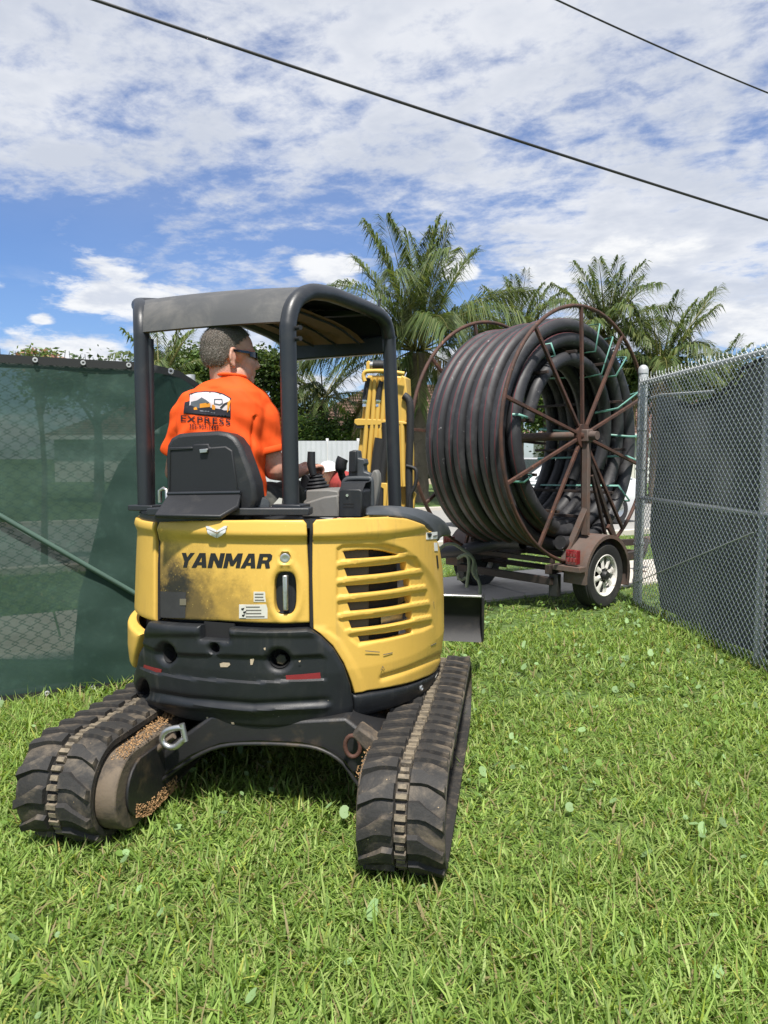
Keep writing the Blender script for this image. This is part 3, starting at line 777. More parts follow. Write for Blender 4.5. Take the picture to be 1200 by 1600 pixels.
decal('sticker', [(279, 936), (289, 936), (289, 946), (279, 946)], mat('grey_decal', (0.14, 0.125, 0.09), 0.6), door, -0.0066)

# ---- left cover and its lower skirt
sL = [sz((244, y)) for y in (816, 835, 842, 860, 880, 910, 940, 972)]
body_panel('left_cover', [(s - 0.012, z) for s, z in sL] + [(-1.55 * RB, sL[-1][1]), (-1.55 * RB, sL[0][1])], M['yellow'], exc, off=0.0, param=True, rim=0.008, res=0.011)
P = [(-0.0, 0.0)]
body_panel('left_skirt', [(228, 990), (222, 1012), (218, 1042), (218, 1042, -0.8), (228, 975, -0.8)], M['yellow'], exc, off=0.030)

# ---- right cover with its grille
SL = []
for i in range(6):
    pass
VENTS = [[(538, 862), (560, 859.5), (585, 859), (605, 861), (623, 866), (620, 868), (543, 874)],
         [(540, 888), (637, 878), (638, 891), (545, 901.5)],
         [(542, 916), (642, 904), (643, 916), (548, 929)],
         [(545, 942), (644, 930), (645, 942), (550, 956)],
         [(547, 970), (646, 955), (646, 968), (552, 984)],
         [(562, 995), (646, 981), (645, 989), (566, 1005)]]
GRL = [(526, 857), (536, 851), (560, 850), (600, 851), (628, 858), (648, 872), (660, 895), (668, 925), (673, 955), (676, 978), (660, 986), (620, 996), (561, 1010), (548, 1000), (527, 968), (526, 920)]
def emb_right(px, V):
    x, y = px[:, 0], px[:, 1]
    e = 0.0 * x
    e -= 0.008 * sm(y, 838, 846) * (1 - sm(x, 560, 640))
    arch = np.hypot(np.maximum(x - 560, 0) / 128, np.minimum(y - 960, 0) / 120)
    e += 0.010 * sm(arch, 0.93, 1.02) * sm(x, 570, 610)
    ins = inpoly(px, GRL); d = segdist(px, [GRL]); d = np.where(ins, d, -d)
    e -= 0.010 * sm(d, -1.5, 4.5)
    # ridges between the slots
    for (xa, ya, xb, yb) in ((530, 884, 660, 866), (531, 911, 668, 893), (533, 938, 672, 919), (536, 965, 674, 944), (548, 990, 676, 967)):
        yl = ya + (yb - ya) * (x - xa) / (xb - xa)
        dy = y - yl + 1.5; e += 0.0105 * sm(dy, -6.5, -3.5) * (1 - sm(dy, 1.5, 6.5)) * sm(d, -1, 4)
    yl = 1068 - (x - 595) * 0.285 - 0.0012 * (x - 595) ** 2
    e -= 0.010 * np.exp(-((y - yl + 8) / 4.5) ** 2) * sm(x, 590, 600) * (1 - sm(x, 682, 690))
    xe = np.interp(y, [985, 1000, 1030, 1060, 1083], [492, 512, 531, 546, 553])
    e += 0.008 * (1 - sm(x - xe, 12, 24)) * sm(y, 975, 990)
    return e
right = body_panel('right_cover', [(489, 818), (494, 812), (540, 809), (600, 808), (632, 811), (655, 819), (672, 832), (681, 850), (686, 880), (688, 900, 0.12), (688, 905, 0.55), (690, 1035, 0.55),
                                   (691, 1038, 0.12), (685, 1046), (660, 1059), (620, 1071), (580, 1079), (554, 1083), (549, 1066), (537, 1036), (520, 1009), (500, 990), (490, 983), (488, 900)],
                   M['yellow'], exc, holes=VENTS, off=0.004, emboss=emb_right, res=0.0052, depth=0.03, rim=0.005)
# behind the grille: radiator edge plate
mb = MB()
q = [bodyP(*hitbody(a, b), -0.035) for a, b in ((536, 858), (582, 858), (582, 1006), (550, 1006))]
mb.prism(q, tuple(BF * 0.01)); mb.build('radiator_plate', mat('dull_grey', (0.045, 0.045, 0.045), 0.7), exc, 30)
mb = MB(); q = [bodyP(*hitbody(a, b), -0.042) for a, b in ((605, 958), (640, 953), (640, 985), (605, 992))]
mb.prism(q, tuple(BF * 0.01)); mb.build('radiator_fin', M['steel'], exc, 30)
# scuffs, stickers on the right cover
decal('sticker', [(661, 832), (678, 831), (678, 842), (661, 843)], M['white'], right, 0.0165)
decal('print_line', [(663, 834), (669, 834), (667, 839), (664, 840)], M['ink'], right, 0.019)
decal('print_line', [(671, 837), (677, 836), (677, 838), (671, 839)], M['print_grey'], right, 0.019)
decal('sticker', [(673, 848), (678, 848), (679, 861), (674, 861)], M['white'], right, 0.0165)
decal('badge_strip', [(676.5, 868), (678.5, 868), (680.5, 888), (678.5, 888)], M['ink'], right, 0.0165)
for (a, b, c, d) in ((672, 1008, 680, 1004), (570, 1016, 592, 1018), (598, 1022, 612, 1019), (594, 1046, 597, 1040), (597, 1040, 600, 1046), (676, 940, 677, 950)):
    decal('scratch', [(a, b), (c, d), (c, d + 1.2), (a, b + 1.2)], M['print_grey'], right, 0.0055)

# ---- counterweight
CW = [(236, 981), (241, 970), (262, 973), (318, 976), (319, 996), (361, 999), (362, 980), (420, 983), (480, 981), (489, 984), (503, 994), (521, 1012), (536, 1038), (546, 1068), (550, 1098), (549, 1116),
      (520, 1126), (460, 1132), (363, 1129), (293, 1119), (252, 1103), (222, 1085), (216, 1070), (217, 1055), (222, 1035), (228, 1008)]
CWH = [ell(265.5, 1020, 9, 15, 18), ell(437, 1029, 15, 14.5, 20), ell(339, 1011.5, 7, 7.5, 14), ell(232, 1074, 8, 14, 16)]
def emb_cw(px, V):
    x, y = px[:, 0], px[:, 1]
    e = 0.0 * x
    yc = np.interp(x, [225, 250, 300, 400, 500], [1040, 1049, 1057, 1063, 1058])
    ins = sm(yc - y, -1.2, 1.2) * sm(y - np.interp(x, [225, 260, 300, 440, 500, 520], [1004, 1018, 1021, 1025, 1022, 1032]), -3, 3) * sm(x, 224, 232) * (1 - sm(x, 500, 512))
    e -= 0.012 * ins
    yd = np.interp(x, [240, 300, 400, 520], [1084, 1094, 1102, 1096])
    e -= 0.008 * np.exp(-((y - yd + 6) / 5.0) ** 2) * sm(x, 235, 250) * (1 - sm(x, 505, 520))
    e += 0.010 * np.exp(-((y - yd - 3) / 4.0) ** 2) * sm(x, 235, 250) * (1 - sm(x, 505, 520))
    for cx, cy, r in ((265.5, 1020, 20), (437, 1029, 21)):
        d = np.hypot(x - cx, y - cy) / r; e -= 0.014 * (1 - sm(d, 0.55, 1.0))
    e += 0.010 * (1 - sm(y, 985, 996))
    return e
cw = body_panel('counterweight', CW, M['black_plastic'], exc, holes=CWH, off=0.028, rim=0.02, emboss=emb_cw, res=0.0065, depth=0.05)
for h, dp in zip(CWH, (0.05, 0.06, 0.03, 0.08)):
    mb = MB(); ring = [sz(p) for p in h]
    mb.loft([[bodyP(s / RB, z, 0.004) for s, z in ring], [bodyP(s / RB, z, 0.0 - dp) for s, z in ring]], caps=False)
    mb.face([len(mb.v) - len(ring) + k for k in range(len(ring))]); mb.build('bolt_well', M['dark_gap'], cw, 50)
ph, z = hitbody(439, 1032); mb = MB(); nr = (bodyP(ph, z, 1) - bodyP(ph, z)).normalized()
mb.lathe(bodyP(ph, z, -0.045), nr, [(0.024, 0), (0.024, 0.028), (0.020, 0.032), (0.001, 0.032)], 6); mb.build('bolt', M['frame_black'], cw, 30)
mb = MB(); q = [sz(p) for p in ((316, 972), (364, 976), (364, 1001), (316, 998))]
mb.prism([bodyP(s / RB, z, -0.012) for s, z in q], tuple(BF * 0.01)); mb.build('notch_plate', M['dark_gap'], cw, 30)
decal('reflector', [(231, 1037), (258, 1044), (257, 1050.5), (230, 1041.5)], M['red_tape'], cw, 0.0185)
decal('reflector', [(447.5, 1053), (499.5, 1049), (500.5, 1058), (448.5, 1061)], M['red_tape'], cw, 0.0185)
M['pale_scar'] = mat('pale_scar', (0.42, 0.34, 0.24), 0.8, var=0.3, vscale=80)
for o in ([(347, 1035), (352, 1033.5), (362, 1034), (363, 1037), (359, 1040.5), (348, 1040.5)], [(393.5, 1028), (399, 1026.5), (399.5, 1029), (397, 1037), (394, 1037)],
          [(415, 1010), (418, 1009), (418, 1013), (416, 1013)], [(328, 1114), (331, 1113.5), (331, 1118), (329, 1118)], [(366, 1122), (370, 1122), (371, 1125), (367, 1125)],
          [(539, 1111), (542, 1113), (543, 1118), (541, 1117)], [(467, 1030), (470, 1029), (470, 1031), (468, 1032)]):
    decal('chip_mark', o, M['pale_scar'], cw, 0.0285 if o[0][1] > 1100 or o[0][0] in (415, 467) else 0.0185)
# lower skirt on the right
skirt = body_panel('lower_skirt', [(551, 1086), (580, 1082), (620, 1075), (660, 1062), (688, 1048), (690, 1046, 0.5), (690, 1062, 0.5), (687, 1064, 0.05), (660, 1083), (640, 1093), (600, 1108), (551, 1119)],
           M['black_plastic'], exc, off=0.012, rim=0.012, depth=0.05)
ph, z = hitbody(653, 1074); nr = (bodyP(ph, z, 1) - bodyP(ph, z)).normalized()
mb = MB().lathe(bodyP(ph, z, 0.006), nr, [(0.014, 0), (0.014, 0.012), (0.010, 0.016), (0.004, 0.010), (0.001, 0.010)], 14); mb.build('bolt', M['steel'], skirt, 40)
decal('sticker', [(676, 1057), (686, 1049), (687, 1060), (678, 1068)], M['sticker'], skirt, 0.014)
# seams: soft black rubber between the panels
for o in ([(484, 810), (488, 810), (489.5, 860), (489, 985), (484.5, 979), (484, 900)], [(244, 816), (248, 816), (247, 850), (248, 967), (244, 970), (244, 880)]):
    body_panel('seal', o, M['dark_gap'], exc, off=-0.008, rim=0, depth=0.02, res=0.03)

# ---- deck on top of the hood
mb = MB()
ang = np.linspace(-1.75, 0.86, 36)
top = [bodyP(a, 1.222, -0.012) for a in ang]
mb.loft([[p + UZ * -0.03 for p in top], top, [BC + (p - BC) * 0.985 + UZ * 0.012 * 0 + (UZ * 0.004) for p in top]], closed=False, caps=False)
b0 = len(mb.v) - 36
mb.face([b0 + k for k in range(36)])
mb.build('hood_deck', M['post_paint'], exc, 40)
# base rails of the canopy on the deck
pa = at(236, 803, 3.02); pb = at(486, 803, 2.98)
mb = MB().bar(pa + UZ * 0.012, pb + UZ * 0.012, 0.10, 0.03); mb.build('canopy_base', M['post_paint'], exc, 30, 0.004)

# ---- canopy
HP_ = [(455, 803, 3.05), (452, 640, 3.05), (450, 525, 3.05), (450.5, 505, 3.055), (454, 487, 3.07), (459, 475, 3.09), (467, 465, 3.12), (478, 458.5, 3.17), (490, 456, 3.22), (505, 457.5, 3.30), (520, 461, 3.38), (560, 476, 3.60),
       (580, 485, 3.70), (590, 490, 3.75), (599, 499, 3.80), (604, 509, 3.83), (607, 525, 3.85), (608.5, 545, 3.86), (614, 690, 3.87), (618, 830, 3.88)]
RH = [at(*p) for p in HP_]
RLb = at(228, 803, 3.32); dT0 = Vector((RLb.x - RH[0].x, RLb.y - RH[0].y, 0)); dT1 = Vector((at(452, 560, 4.16).x - RH[16].x, 4.16 - RH[16].y, 0))
LH = []
vd = Vector((RLb.x, RLb.y, 0)).normalized(); FLp = RH[16] + dT1
for i, p in enumerate(RH):
    pr_ = math.hypot(p.x - RH[0].x, p.y - RH[0].y)
    if i <= 8: q = Vector((RLb.x, RLb.y, 0)) + vd * pr_
    else: q = Vector((LH[8].x, LH[8].y, 0)).lerp(Vector((FLp.x, FLp.y, 0)), min(1.0, (i - 8) / 8))
    LH.append(Vector((q.x, q.y, p.z)))
def smoothpath(P, k=3):
    out = []
    n = len(P)
    for i in range(n - 1):
        p0, p1, p2, p3 = P[max(i - 1, 0)], P[i], P[i + 1], P[min(i + 2, n - 1)]
        for j in range(k):
            t = j / k
            out.append(0.5 * ((2 * p1) + (p2 - p0) * t + (2 * p0 - 5 * p1 + 4 * p2 - p3) * t * t + (3 * p1 - p0 - 3 * p2 + p3) * t ** 3))
    out.append(P[-1]); return out
MB().tube(smoothpath(RH), 0.0355, 16).build('canopy_frame', M['post_paint'], exc, 80)
MB().tube(smoothpath(LH), 0.0355, 16).build('canopy_frame', M['post_paint'], exc, 80)
MB().tube([at(237, 803, 3.34), at(234.5, 530, 3.33)], 0.017, 12).build('canopy_brace', M['post_paint'], exc, 80)
for p in (at(455, 803, 3.05), at(230, 803, 3.32)):
    MB().box(p + UZ * 0.03, (0.13, 0.11, 0.025), BR, BF, UZ).build('foot_plate', M['post_paint'], exc, 30, 0.004)
for (px, py) in ((463, 513), (463, 530)):
    p = at(px, py, 3.04); MB().cyl(p, p + Vector((0.02, -0.02, 0)), 0.010, 10).build('bolt', M['frame_black'], exc, 40)
i0, i1 = 3, 17
def roofpts(inset, up):
    rows = []
    for i in range(i0, i1):
        a, c = RH[i], LH[i]; row = []
        tn = (RH[i + 1] - RH[i - 1]).normalized(); nn = Vector((dT0.x, dT0.y, 0)).normalized().cross(tn)
        if nn.z < 0 and i > 6: nn = -nn
        if i <= 6 and nn.y > 0: nn = -nn
        for k in range(13):
            t = 0.015 + 0.97 * k / 12; row.append(a.lerp(c, t) + nn * (up + 0.012 * math.sin(math.pi * t)))
        rows.append(row)
    return rows
o_ = roofpts(0, 0.022); i_ = roofpts(0, 0.004)
mb = MB(); nb = [mb.verts(r) for r in o_]; nc = [mb.verts(r) for r in i_]
for i in range(len(o_) - 1):
    for k in range(12):
        mb.face((nb[i] + k, nb[i] + k + 1, nb[i + 1] + k + 1, nb[i + 1] + k)); mb.face((nc[i] + k, nc[i + 1] + k, nc[i + 1] + k + 1, nc[i] + k + 1), 1)
for (a, c) in ((nb[0], nc[0]), (nb[-1], nc[-1])):
    for k in range(12): mb.face((a + k, c + k, c + k + 1, a + k + 1))
for k in (0, 12):
    for i in range(len(o_) - 1): mb.face((nb[i] + k, nc[i] + k, nc[i + 1] + k, nb[i + 1] + k))
roof = mb.build('canopy_roof', [M['roof_paint'], M['dark_gap']], exc, 50)
# ribs and the brown lining under the roof
for i in (6, 9, 12):
    MB().bar(RH[i].lerp(LH[i], 0.03) - UZ * 0.012, RH[i].lerp(LH[i], 0.97) - UZ * 0.012, 0.04, 0.028).build('roof_rib', M['post_paint'], roof, 30, 0.004)
mb = MB(); rows = []
for i in (9, 10, 11, 12, 13, 14): rows.append([RH[i].lerp(LH[i], t) - UZ * (0.055 + 0.012 * (i - 9)) for t in np.linspace(0.14, 0.66, 14)])
mb.loft(rows, closed=False, caps=False); ln = mb.build('roof_lining', M['liner'], roof, 60)
for t in (0.18, 0.36, 0.54): MB().tube([RH[i].lerp(LH[i], t) - UZ * (0.062 + 0.012 * (i - 9)) for i in (9, 11, 12, 14)], 0.006, 6).build('lining_seam', M['dark_gap'], ln, 60)
mb = MB()
fl = [RH[16] - UZ * 0.0, LH[16] - UZ * 0.0]
mb.bar(fl[0].lerp(fl[1], 0.02) - UZ * 0.045, fl[0].lerp(fl[1], 0.98) - UZ * 0.045, 0.05, 0.09, up=(0, 0, 1)); mb.build('front_visor', M['post_paint'], roof, 30, 0.01)
hk = at(592, 485, 3.72)
MB().tube([hk, hk + UZ * 0.05, hk + UZ * 0.055 + Vector((0.012, 0, 0))], 0.006, 6).build('hook', M['post_paint'], roof, 60)

# ---- right fender on the deck
mb = MB()
bot = [(566, 806), (600, 806), (632, 809), (655, 817), (673, 831), (683, 848)]
mid = [(572, 802), (602, 801), (635, 804), (660, 813), (678, 828), (686, 846)]
tp = [(566, 789), (602, 787), (640, 790), (664, 799), (681, 815), (688, 836)]
A1 = [bodyP(*hitbody(a, b), -0.006) for a, b in bot]
A2 = [at(a, b, bodyP(*hitbody(c, d)).y + 0.02) for (a, b), (c, d) in zip(mid, bot)]
A3 = [at(a, b, bodyP(*hitbody(c, d)).y + 0.16) for (a, b), (c, d) in zip(tp, bot)]
A4 = [p + BF * 0.30 - UZ * 0.05 for p in A3]
mb.loft([A1, A2, A3, A4], closed=False, caps=False); o = mb.build('fender', M['fender_grey'], exc, 50)
md = o.modifiers.new('thick', 'SOLIDIFY'); md.thickness = 0.006
md = o.modifiers.new('sub', 'SUBSURF'); md.levels = 1; md.render_levels = 1

# ---- cab floor, seat box, seat
SH = R(16); SF = Vector((math.sin(SH), math.cos(SH), 0)); SR = Vector((math.cos(SH), -math.sin(SH), 0))
mb = MB(); fc = Vector((-0.42, 3.85, 0.74)); mb.box(fc, (1.05, 0.95, 0.06), BR, BF, UZ); mb.build('cab_floor', M['frame_black'], exc, 30, 0.01)
SN_ = -SF
SP0 = at(330, 740, 3.02)
def slab(name, pts, P0, nrm, thick, m, parent, bevel=0.004, back=1.0, smooth=30, **tags):
    q = [onplane(a, b, P0, nrm) for a, b in pts]; mb = MB()
    c = sum(q, Vector()) / len(q)
    q2 = [c + (p - c) * back - nrm * thick for p in q]
    mb.loft([q, q2]); return mb.build(name, m, parent, smooth, bevel, **tags)
seat = slab('seat', [(262, 800), (259, 760), (258, 712), (260, 695), (266, 684), (277, 677.5), (300, 675), (340, 673), (355, 675.5), (366, 682), (376, 696), (388, 728), (397, 755), (400, 780), (396, 797), (380, 803)],
            SP0, SN_, 0.11, M['seat'], exc, 0.018, 0.97, 50)
slab('seat_panel', [(264, 771), (263, 703), (278, 701), (300, 700), (301, 694), (326, 693), (327, 699), (352, 697), (363, 704), (372, 770)], SP0 + SN_ * 0.006, SN_, 0.03, M['seat_panel'], seat, 0.006)
slab('seat_frame_edge', [(262, 705), (264, 699), (300, 698), (301, 702), (266, 704), (265, 771), (262, 771)], SP0 + SN_ * 0.011, SN_, 0.02, M['seat'], seat, 0.003)
slab('latch', [(311, 702), (324, 701), (323, 707), (312, 708)], SP0 + SN_ * 0.020, SN_, 0.012, M['steel'], seat, 0.002)
h0 = onplane(262, 773, SP0 + SN_ * 0.01, SN_); h1 = onplane(376, 771, SP0 + SN_ * 0.01, SN_)
t0 = at(241, 804, 2.90); t1 = at(344, 806, 2.86); t2 = at(372, 790, 2.92)
mb = MB(); nup = (h1 - h0).cross(t0 - h0).normalized(); nup = nup if nup.z > 0 else -nup
mb.prism([h0, h1, t2, t1, t0], tuple(-nup * 0.018)); mb.build('seat_tray', M['seat'], seat, 30, 0.005)
mb = MB().tube([h0 + UZ * 0.004, h1 + UZ * 0.004], 0.008, 8); mb.build('hinge', M['post_paint'], seat, 60)
mb = MB(); pc = at(345, 800, 3.25)
mb.box(pc + SF * 0.06 - UZ * 0.02, (0.46, 0.46, 0.11), SR, SF, UZ); mb.build('seat_cushion', M['seat'], seat, 30, 0.03)
mb = MB(); mb.box(Vector((pc.x, pc.y, 0.96)) + SF * 0.10 + SR * 0.03, (0.36, 0.40, 0.40), SR, SF, UZ); mb.build('seat_base', M['frame_black'], exc, 30, 0.02)
# belt reel and bracket beside the seat
p = at(408, 790, 3.05); MB().lathe(p, (0.3, -1, 0.1), [(0.001, 0.03), (0.03, 0.028), (0.036, 0.02), (0.036, -0.02), (0.03, -0.03), (0.001, -0.03)], 18).build('belt_reel', M['fender_grey'], exc, 40)
mb = MB(); q = [at(a, b, 3.06) for a, b in ((422, 806), (416, 800), (436, 778), (441, 779), (440, 790), (432, 803))]; mb.prism(q, (0.0, 0.004, 0)); mb.build('belt_tab', M['sticker'], exc, 30)
p = at(250, 785, 3.10); MB().tube([p, p + UZ * 0.05, p + UZ * 0.06 + SR * 0.02, p + UZ * 0.055 + SR * 0.035, p + SR * 0.035], 0.009, 8).build('belt_loop', M['steel'], exc, 60)

# ---- right console, control box, levers
CN = -SF
C0 = at(520, 790, 3.12)
con = slab('console', [(474, 808), (472, 792), (474, 783), (478, 781), (478, 766), (512, 765), (528, 767), (531, 780), (531, 808)], C0, CN, 0.30, M['console'], exc, 0.008)
slab('console_shoulder', [(471, 809), (470, 788), (484, 783), (506, 776), (528, 773), (531, 809)], C0 + CN * 0.03, CN, 0.06, M['console'], con, 0.008)
cb = slab('control_box', [(529, 809), (529, 768), (534, 764), (562, 764), (566, 768), (565, 809)], C0 + CN * 0.05, CN, 0.13, M['black_plastic'], exc, 0.006)
q = [onplane(a, b, C0 + CN * 0.05, CN) for a, b in ((529, 768), (566, 768))]; mb = MB()
mb.loft([[q[0], q[1]], [q[0] + SF * 0.05 + UZ * 0.035, q[1] + SF * 0.05 + UZ * 0.035], [q[0] + SF * 0.13 + UZ * 0.04, q[1] + SF * 0.13 + UZ * 0.04], [q[0] + SF * 0.13, q[1] + SF * 0.13]], closed=False, caps=False)
mb.build('box_lid', M['black_plastic'], cb, 30)
p = onplane(543, 774, C0 + CN * 0.05, CN); MB().cyl(p, p + CN * 0.006, 0.006, 10).build('lock', M['chrome'], cb, 40)
for yy in (786, 791): slab('vent_slot', [(536, yy), (553, yy), (553, yy + 2), (536, yy + 2)], C0 + CN * 0.0515, CN, 0.004, M['dark_gap'], cb, 0)
arch = [onplane(a, b, C0 - CN * 0.10, CN) for a, b in ((537, 768), (537, 756), (541, 750), (549, 748), (574, 748), (580, 752), (581, 790))]
MB().tube(smoothpath(arch), 0.012, 8).build('guard_bar', M['fender_grey'], exc, 60)
slab('shield', [(573, 806), (573, 768), (577, 748), (582, 736), (587, 733), (591, 740), (592, 755), (588, 780), (584, 806)], C0 - CN * 0.14, CN, 0.05, M['console'], exc, 0.008)
slab('pedal_block', [(544, 748), (545, 706), (552, 703), (559, 704), (560, 716), (569, 717), (571, 725), (568, 727), (569, 737), (578, 740), (580, 748)], C0 - CN * 0.25, CN, 0.06, M['fender_grey'], exc, 0.005)
slab('pedal_block', [(545, 738), (545, 705), (557, 704), (557, 738)], C0 - CN * 0.22, CN, 0.02, M['black_plastic'], exc, 0.005)
for x0, x1 in ((567, 570), (571, 574)): slab('key_strip', [(x0, 790), (x0, 768), (x1, 766), (x1, 790)], C0 - CN * 0.08, CN, 0.01, M['steel'], exc, 0)
# joystick with bellows under the right hand
mb = MB(); JB = at(497, 767, 3.42)
prof = []
for k in range(5): prof += [(0.060 - 0.008 * k, 0.016 * k), (0.066 - 0.008 * k, 0.016 * k + 0.006), (0.054 - 0.008 * k, 0.016 * k + 0.013)]
mb.lathe(JB, (-0.1, -0.05, 1), prof, 18); js = mb.build('joystick', M['seat'], exc, 40)
jt = JB + Vector((-0.02, -0.02, 0.075))
MB().tube([jt, jt + Vector((-0.01, 0, 0.05)), jt + Vector((-0.008, 0, 0.11))], [0.016, 0.02, 0.018], 10).build('grip', M['seat'], js, 60)
MB().tube([at(476, 752, 3.42), at(490, 752, 3.46), at(500, 747, 3.5)], [0.03, 0.035, 0.02], 10).build('boot', M['seat'], js, 60)
lv = [at(538, 757, 3.75), at(536, 748, 3.75), at(533, 738, 3.74), at(533, 724, 3.73), at(536, 716, 3.73)]
MB().tube(smoothpath(lv), [0.014] * 3 + [0.018] * 4 + [0.03] * 6, 10).build('travel_lever', M['seat'], exc, 60)
MB().tube([at(538, 748, 3.75), at(545, 748, 3.75)], [0.012, 0.02], 8).build('lever_knob', M['seat'], exc, 60)

# ---- boom folded up in front of the cab
BD = -Vector((math.sin(R(14)), math.cos(R(14)), 0)); B0 = at(600, 700, 4.85)
boom = slab('boom', [(560, 830), (557, 740), (559, 705), (566, 640), (570, 600), (574, 586), (634, 588), (636, 640), (640, 705), (640, 830)], B0, BD, 0.16, M['yellow'], exc, 0.010)
slab('boom_plate', [(619, 662), (620, 600), (628, 586), (633, 590), (637, 625), (638, 655), (632, 662)], B0 + BD * 0.05, BD, 0.07, M['yellow'], boom, 0.006)
def tubeline(name, pts, r, m, parent, off, n=10): return MB().tube(smoothpath([onplane(a, b, B0 + BD * off, BD) for a, b in pts]), r, n).build(name, m, parent, 80)
for pts in ([(580, 590), (575, 640), (570, 700), (566, 745)], [(586, 590), (583, 650), (578, 705), (575, 760)], [(594, 590), (590, 650), (586, 705), (583, 775)], [(602, 590), (598, 650), (594, 705), (590, 790)],
            [(600, 668), (595, 672), (594, 690), (593, 720)], [(628, 662), (629, 700), (630, 740), (632, 760)], [(622, 662), (623, 700), (625, 760)]):
    tubeline('steel_line', pts, 0.0165, M['yellow'], boom, 0.045)
for pts in ([(577, 591), (573, 610), (571, 625)], [(597, 596), (593, 612), (591, 625)]):
    tubeline('hose', pts, 0.022, M['hose'], boom, 0.045)
for (a, b) in ((571, 629), (591, 629)):
    p = onplane(a, b, B0 + BD * 0.045, BD); MB().lathe(p, (0.12, 0, 1), [(0.014, -0.03), (0.018, -0.028), (0.018, -0.012), (0.015, -0.01), (0.021, 0.0), (0.021, 0.016), (0.016, 0.02)], 8).build('hose_fitting', M['chrome'], boom, 40)
slab('clamp_plate', [(553, 661), (554, 655), (560, 654), (606, 656), (640, 660), (640, 663), (600, 664), (558, 665)], B0 + BD * 0.06, BD, 0.09, M['yellow'], boom, 0.004)
slab('clamp_pad', [(556, 669), (556, 664), (600, 665), (600, 669)], B0 + BD * 0.055, BD, 0.07, M['hose'], boom, 0.003)
br = [onplane(a, b, B0 + BD * 0.10, BD) for a, b in ((570, 596), (568, 588), (570, 582), (578, 580), (604, 580), (632, 584))]
MB().tube(smoothpath(br), 0.014, 10).build('light_guard', M['yellow'], boom, 60)
slab('lug', [(572, 582), (572, 566), (576, 563), (581, 568), (581, 582)], B0, BD, 0.03, M['yellow'], boom, 0.004)
MB().cyl(onplane(584, 571, B0, BD), onplane(606, 571, B0, BD), 0.034, 16).build('pin', M['frame_black'], boom, 50)
MB().cyl(onplane(579, 571, B0, BD), onplane(584, 571, B0, BD), 0.026, 16).build('pin_collar', M['steel'], boom, 50)
tubeline('hose', [(631, 618), (640, 628), (641, 660), (640, 700), (639, 740), (640, 800)], 0.025, M['hose'], boom, 0.06)
tubeline('hose', [(635, 728), (648, 732), (651, 742), (648, 760), (641, 775), (640, 800)], 0.012, M['hose'], boom, 0.08)
tubeline('hose', [(603, 660), (604, 690), (597, 740), (594, 800)], 0.03, M['hose'], boom, 0.07)
tubeline('hose', [(596, 685), (591, 720), (588, 760), (589, 800)], 0.045, M['hose'], boom, 0.06)
slab('bracket', [(590, 758), (591, 754), (604, 755), (605, 762), (602, 806), (598, 806), (599, 764)], B0 + BD * 0.10, BD, 0.03, M['yellow'], boom, 0.004)
slab('bracket', [(642, 806), (643, 772), (647, 768), (650, 772), (648, 779), (646, 806)], B0 + BD * 0.06, BD, 0.03, M['yellow'], boom, 0.004)
slab('swing_post', [(548, 960), (552, 800), (650, 800), (655, 960)], B0 - BD * 0.05, BD, 0.25, M['frame_black'], exc, 0.01)

# ---- tracks
TL, TR_, TW = 0.825, 0.185, 0.30
def trackpath(n=140, inset=0.0):
    r = TR_ - inset; Ls = 2 * (TL - TR_); tot = 2 * Ls + 2 * math.pi * TR_; out = []
    for i in range(n):
        s = tot * i / n
        if s < Ls: p = (-(TL - TR_) + s, 2 * TR_ - inset, 0.0)                      # top run, forwards
        elif s < Ls + math.pi * TR_:
            a = (s - Ls) / TR_; p = ((TL - TR_) + r * math.sin(a), TR_ + r * math.cos(a), a)
        elif s < 2 * Ls + math.pi * TR_: p = ((TL - TR_) - (s - Ls - math.pi * TR_), inset, math.pi)
        else:
            a = (s - 2 * Ls - math.pi * TR_) / TR_; p = (-(TL - TR_) - r * math.sin(a), TR_ - r * math.cos(a), math.pi + a)
        # the upper run sags a little between the wheels
        v, z, ang = p
        if z > 1.8 * TR_ and abs(v) < TL - TR_: z -= 0.012 * math.cos(v / (TL - TR_) * math.pi / 2)
        out.append((v, z + 0.028, ang))
    return out
lug_mesh = {}
def lugmesh(side):
    # plan: across (x, from the middle outwards), along (y); raised with sloping flanks
    plan = [(0.023, 0.040), (0.060, 0.043), (0.086, 0.022), (0.149, -0.020), (0.149, -0.058), (0.088, -0.026), (0.062, -0.022), (0.023, -0.024)]
    c = np.mean(plan, 0); h = 0.0185; mb = MB()
    lo = [(side * x, y, -0.012) for x, y in plan]; hi = [(side * (c[0] + (x - c[0]) * 0.93), c[1] + (y - c[1]) * 0.80, h) for x, y in plan]
    mb.loft([lo, hi]) if side > 0 else mb.loft([lo[::-1], hi[::-1]])
    bm = bmesh.new(); me = mb.mesh('lug', M['rubber'], 25); bm.from_mesh(me); bmesh.ops.recalc_face_normals(bm, faces=bm.faces); bm.to_mesh(me); bm.free(); finish(me, 25)
    return me
lug_mesh = {1: lugmesh(1), -1: lugmesh(-1)}
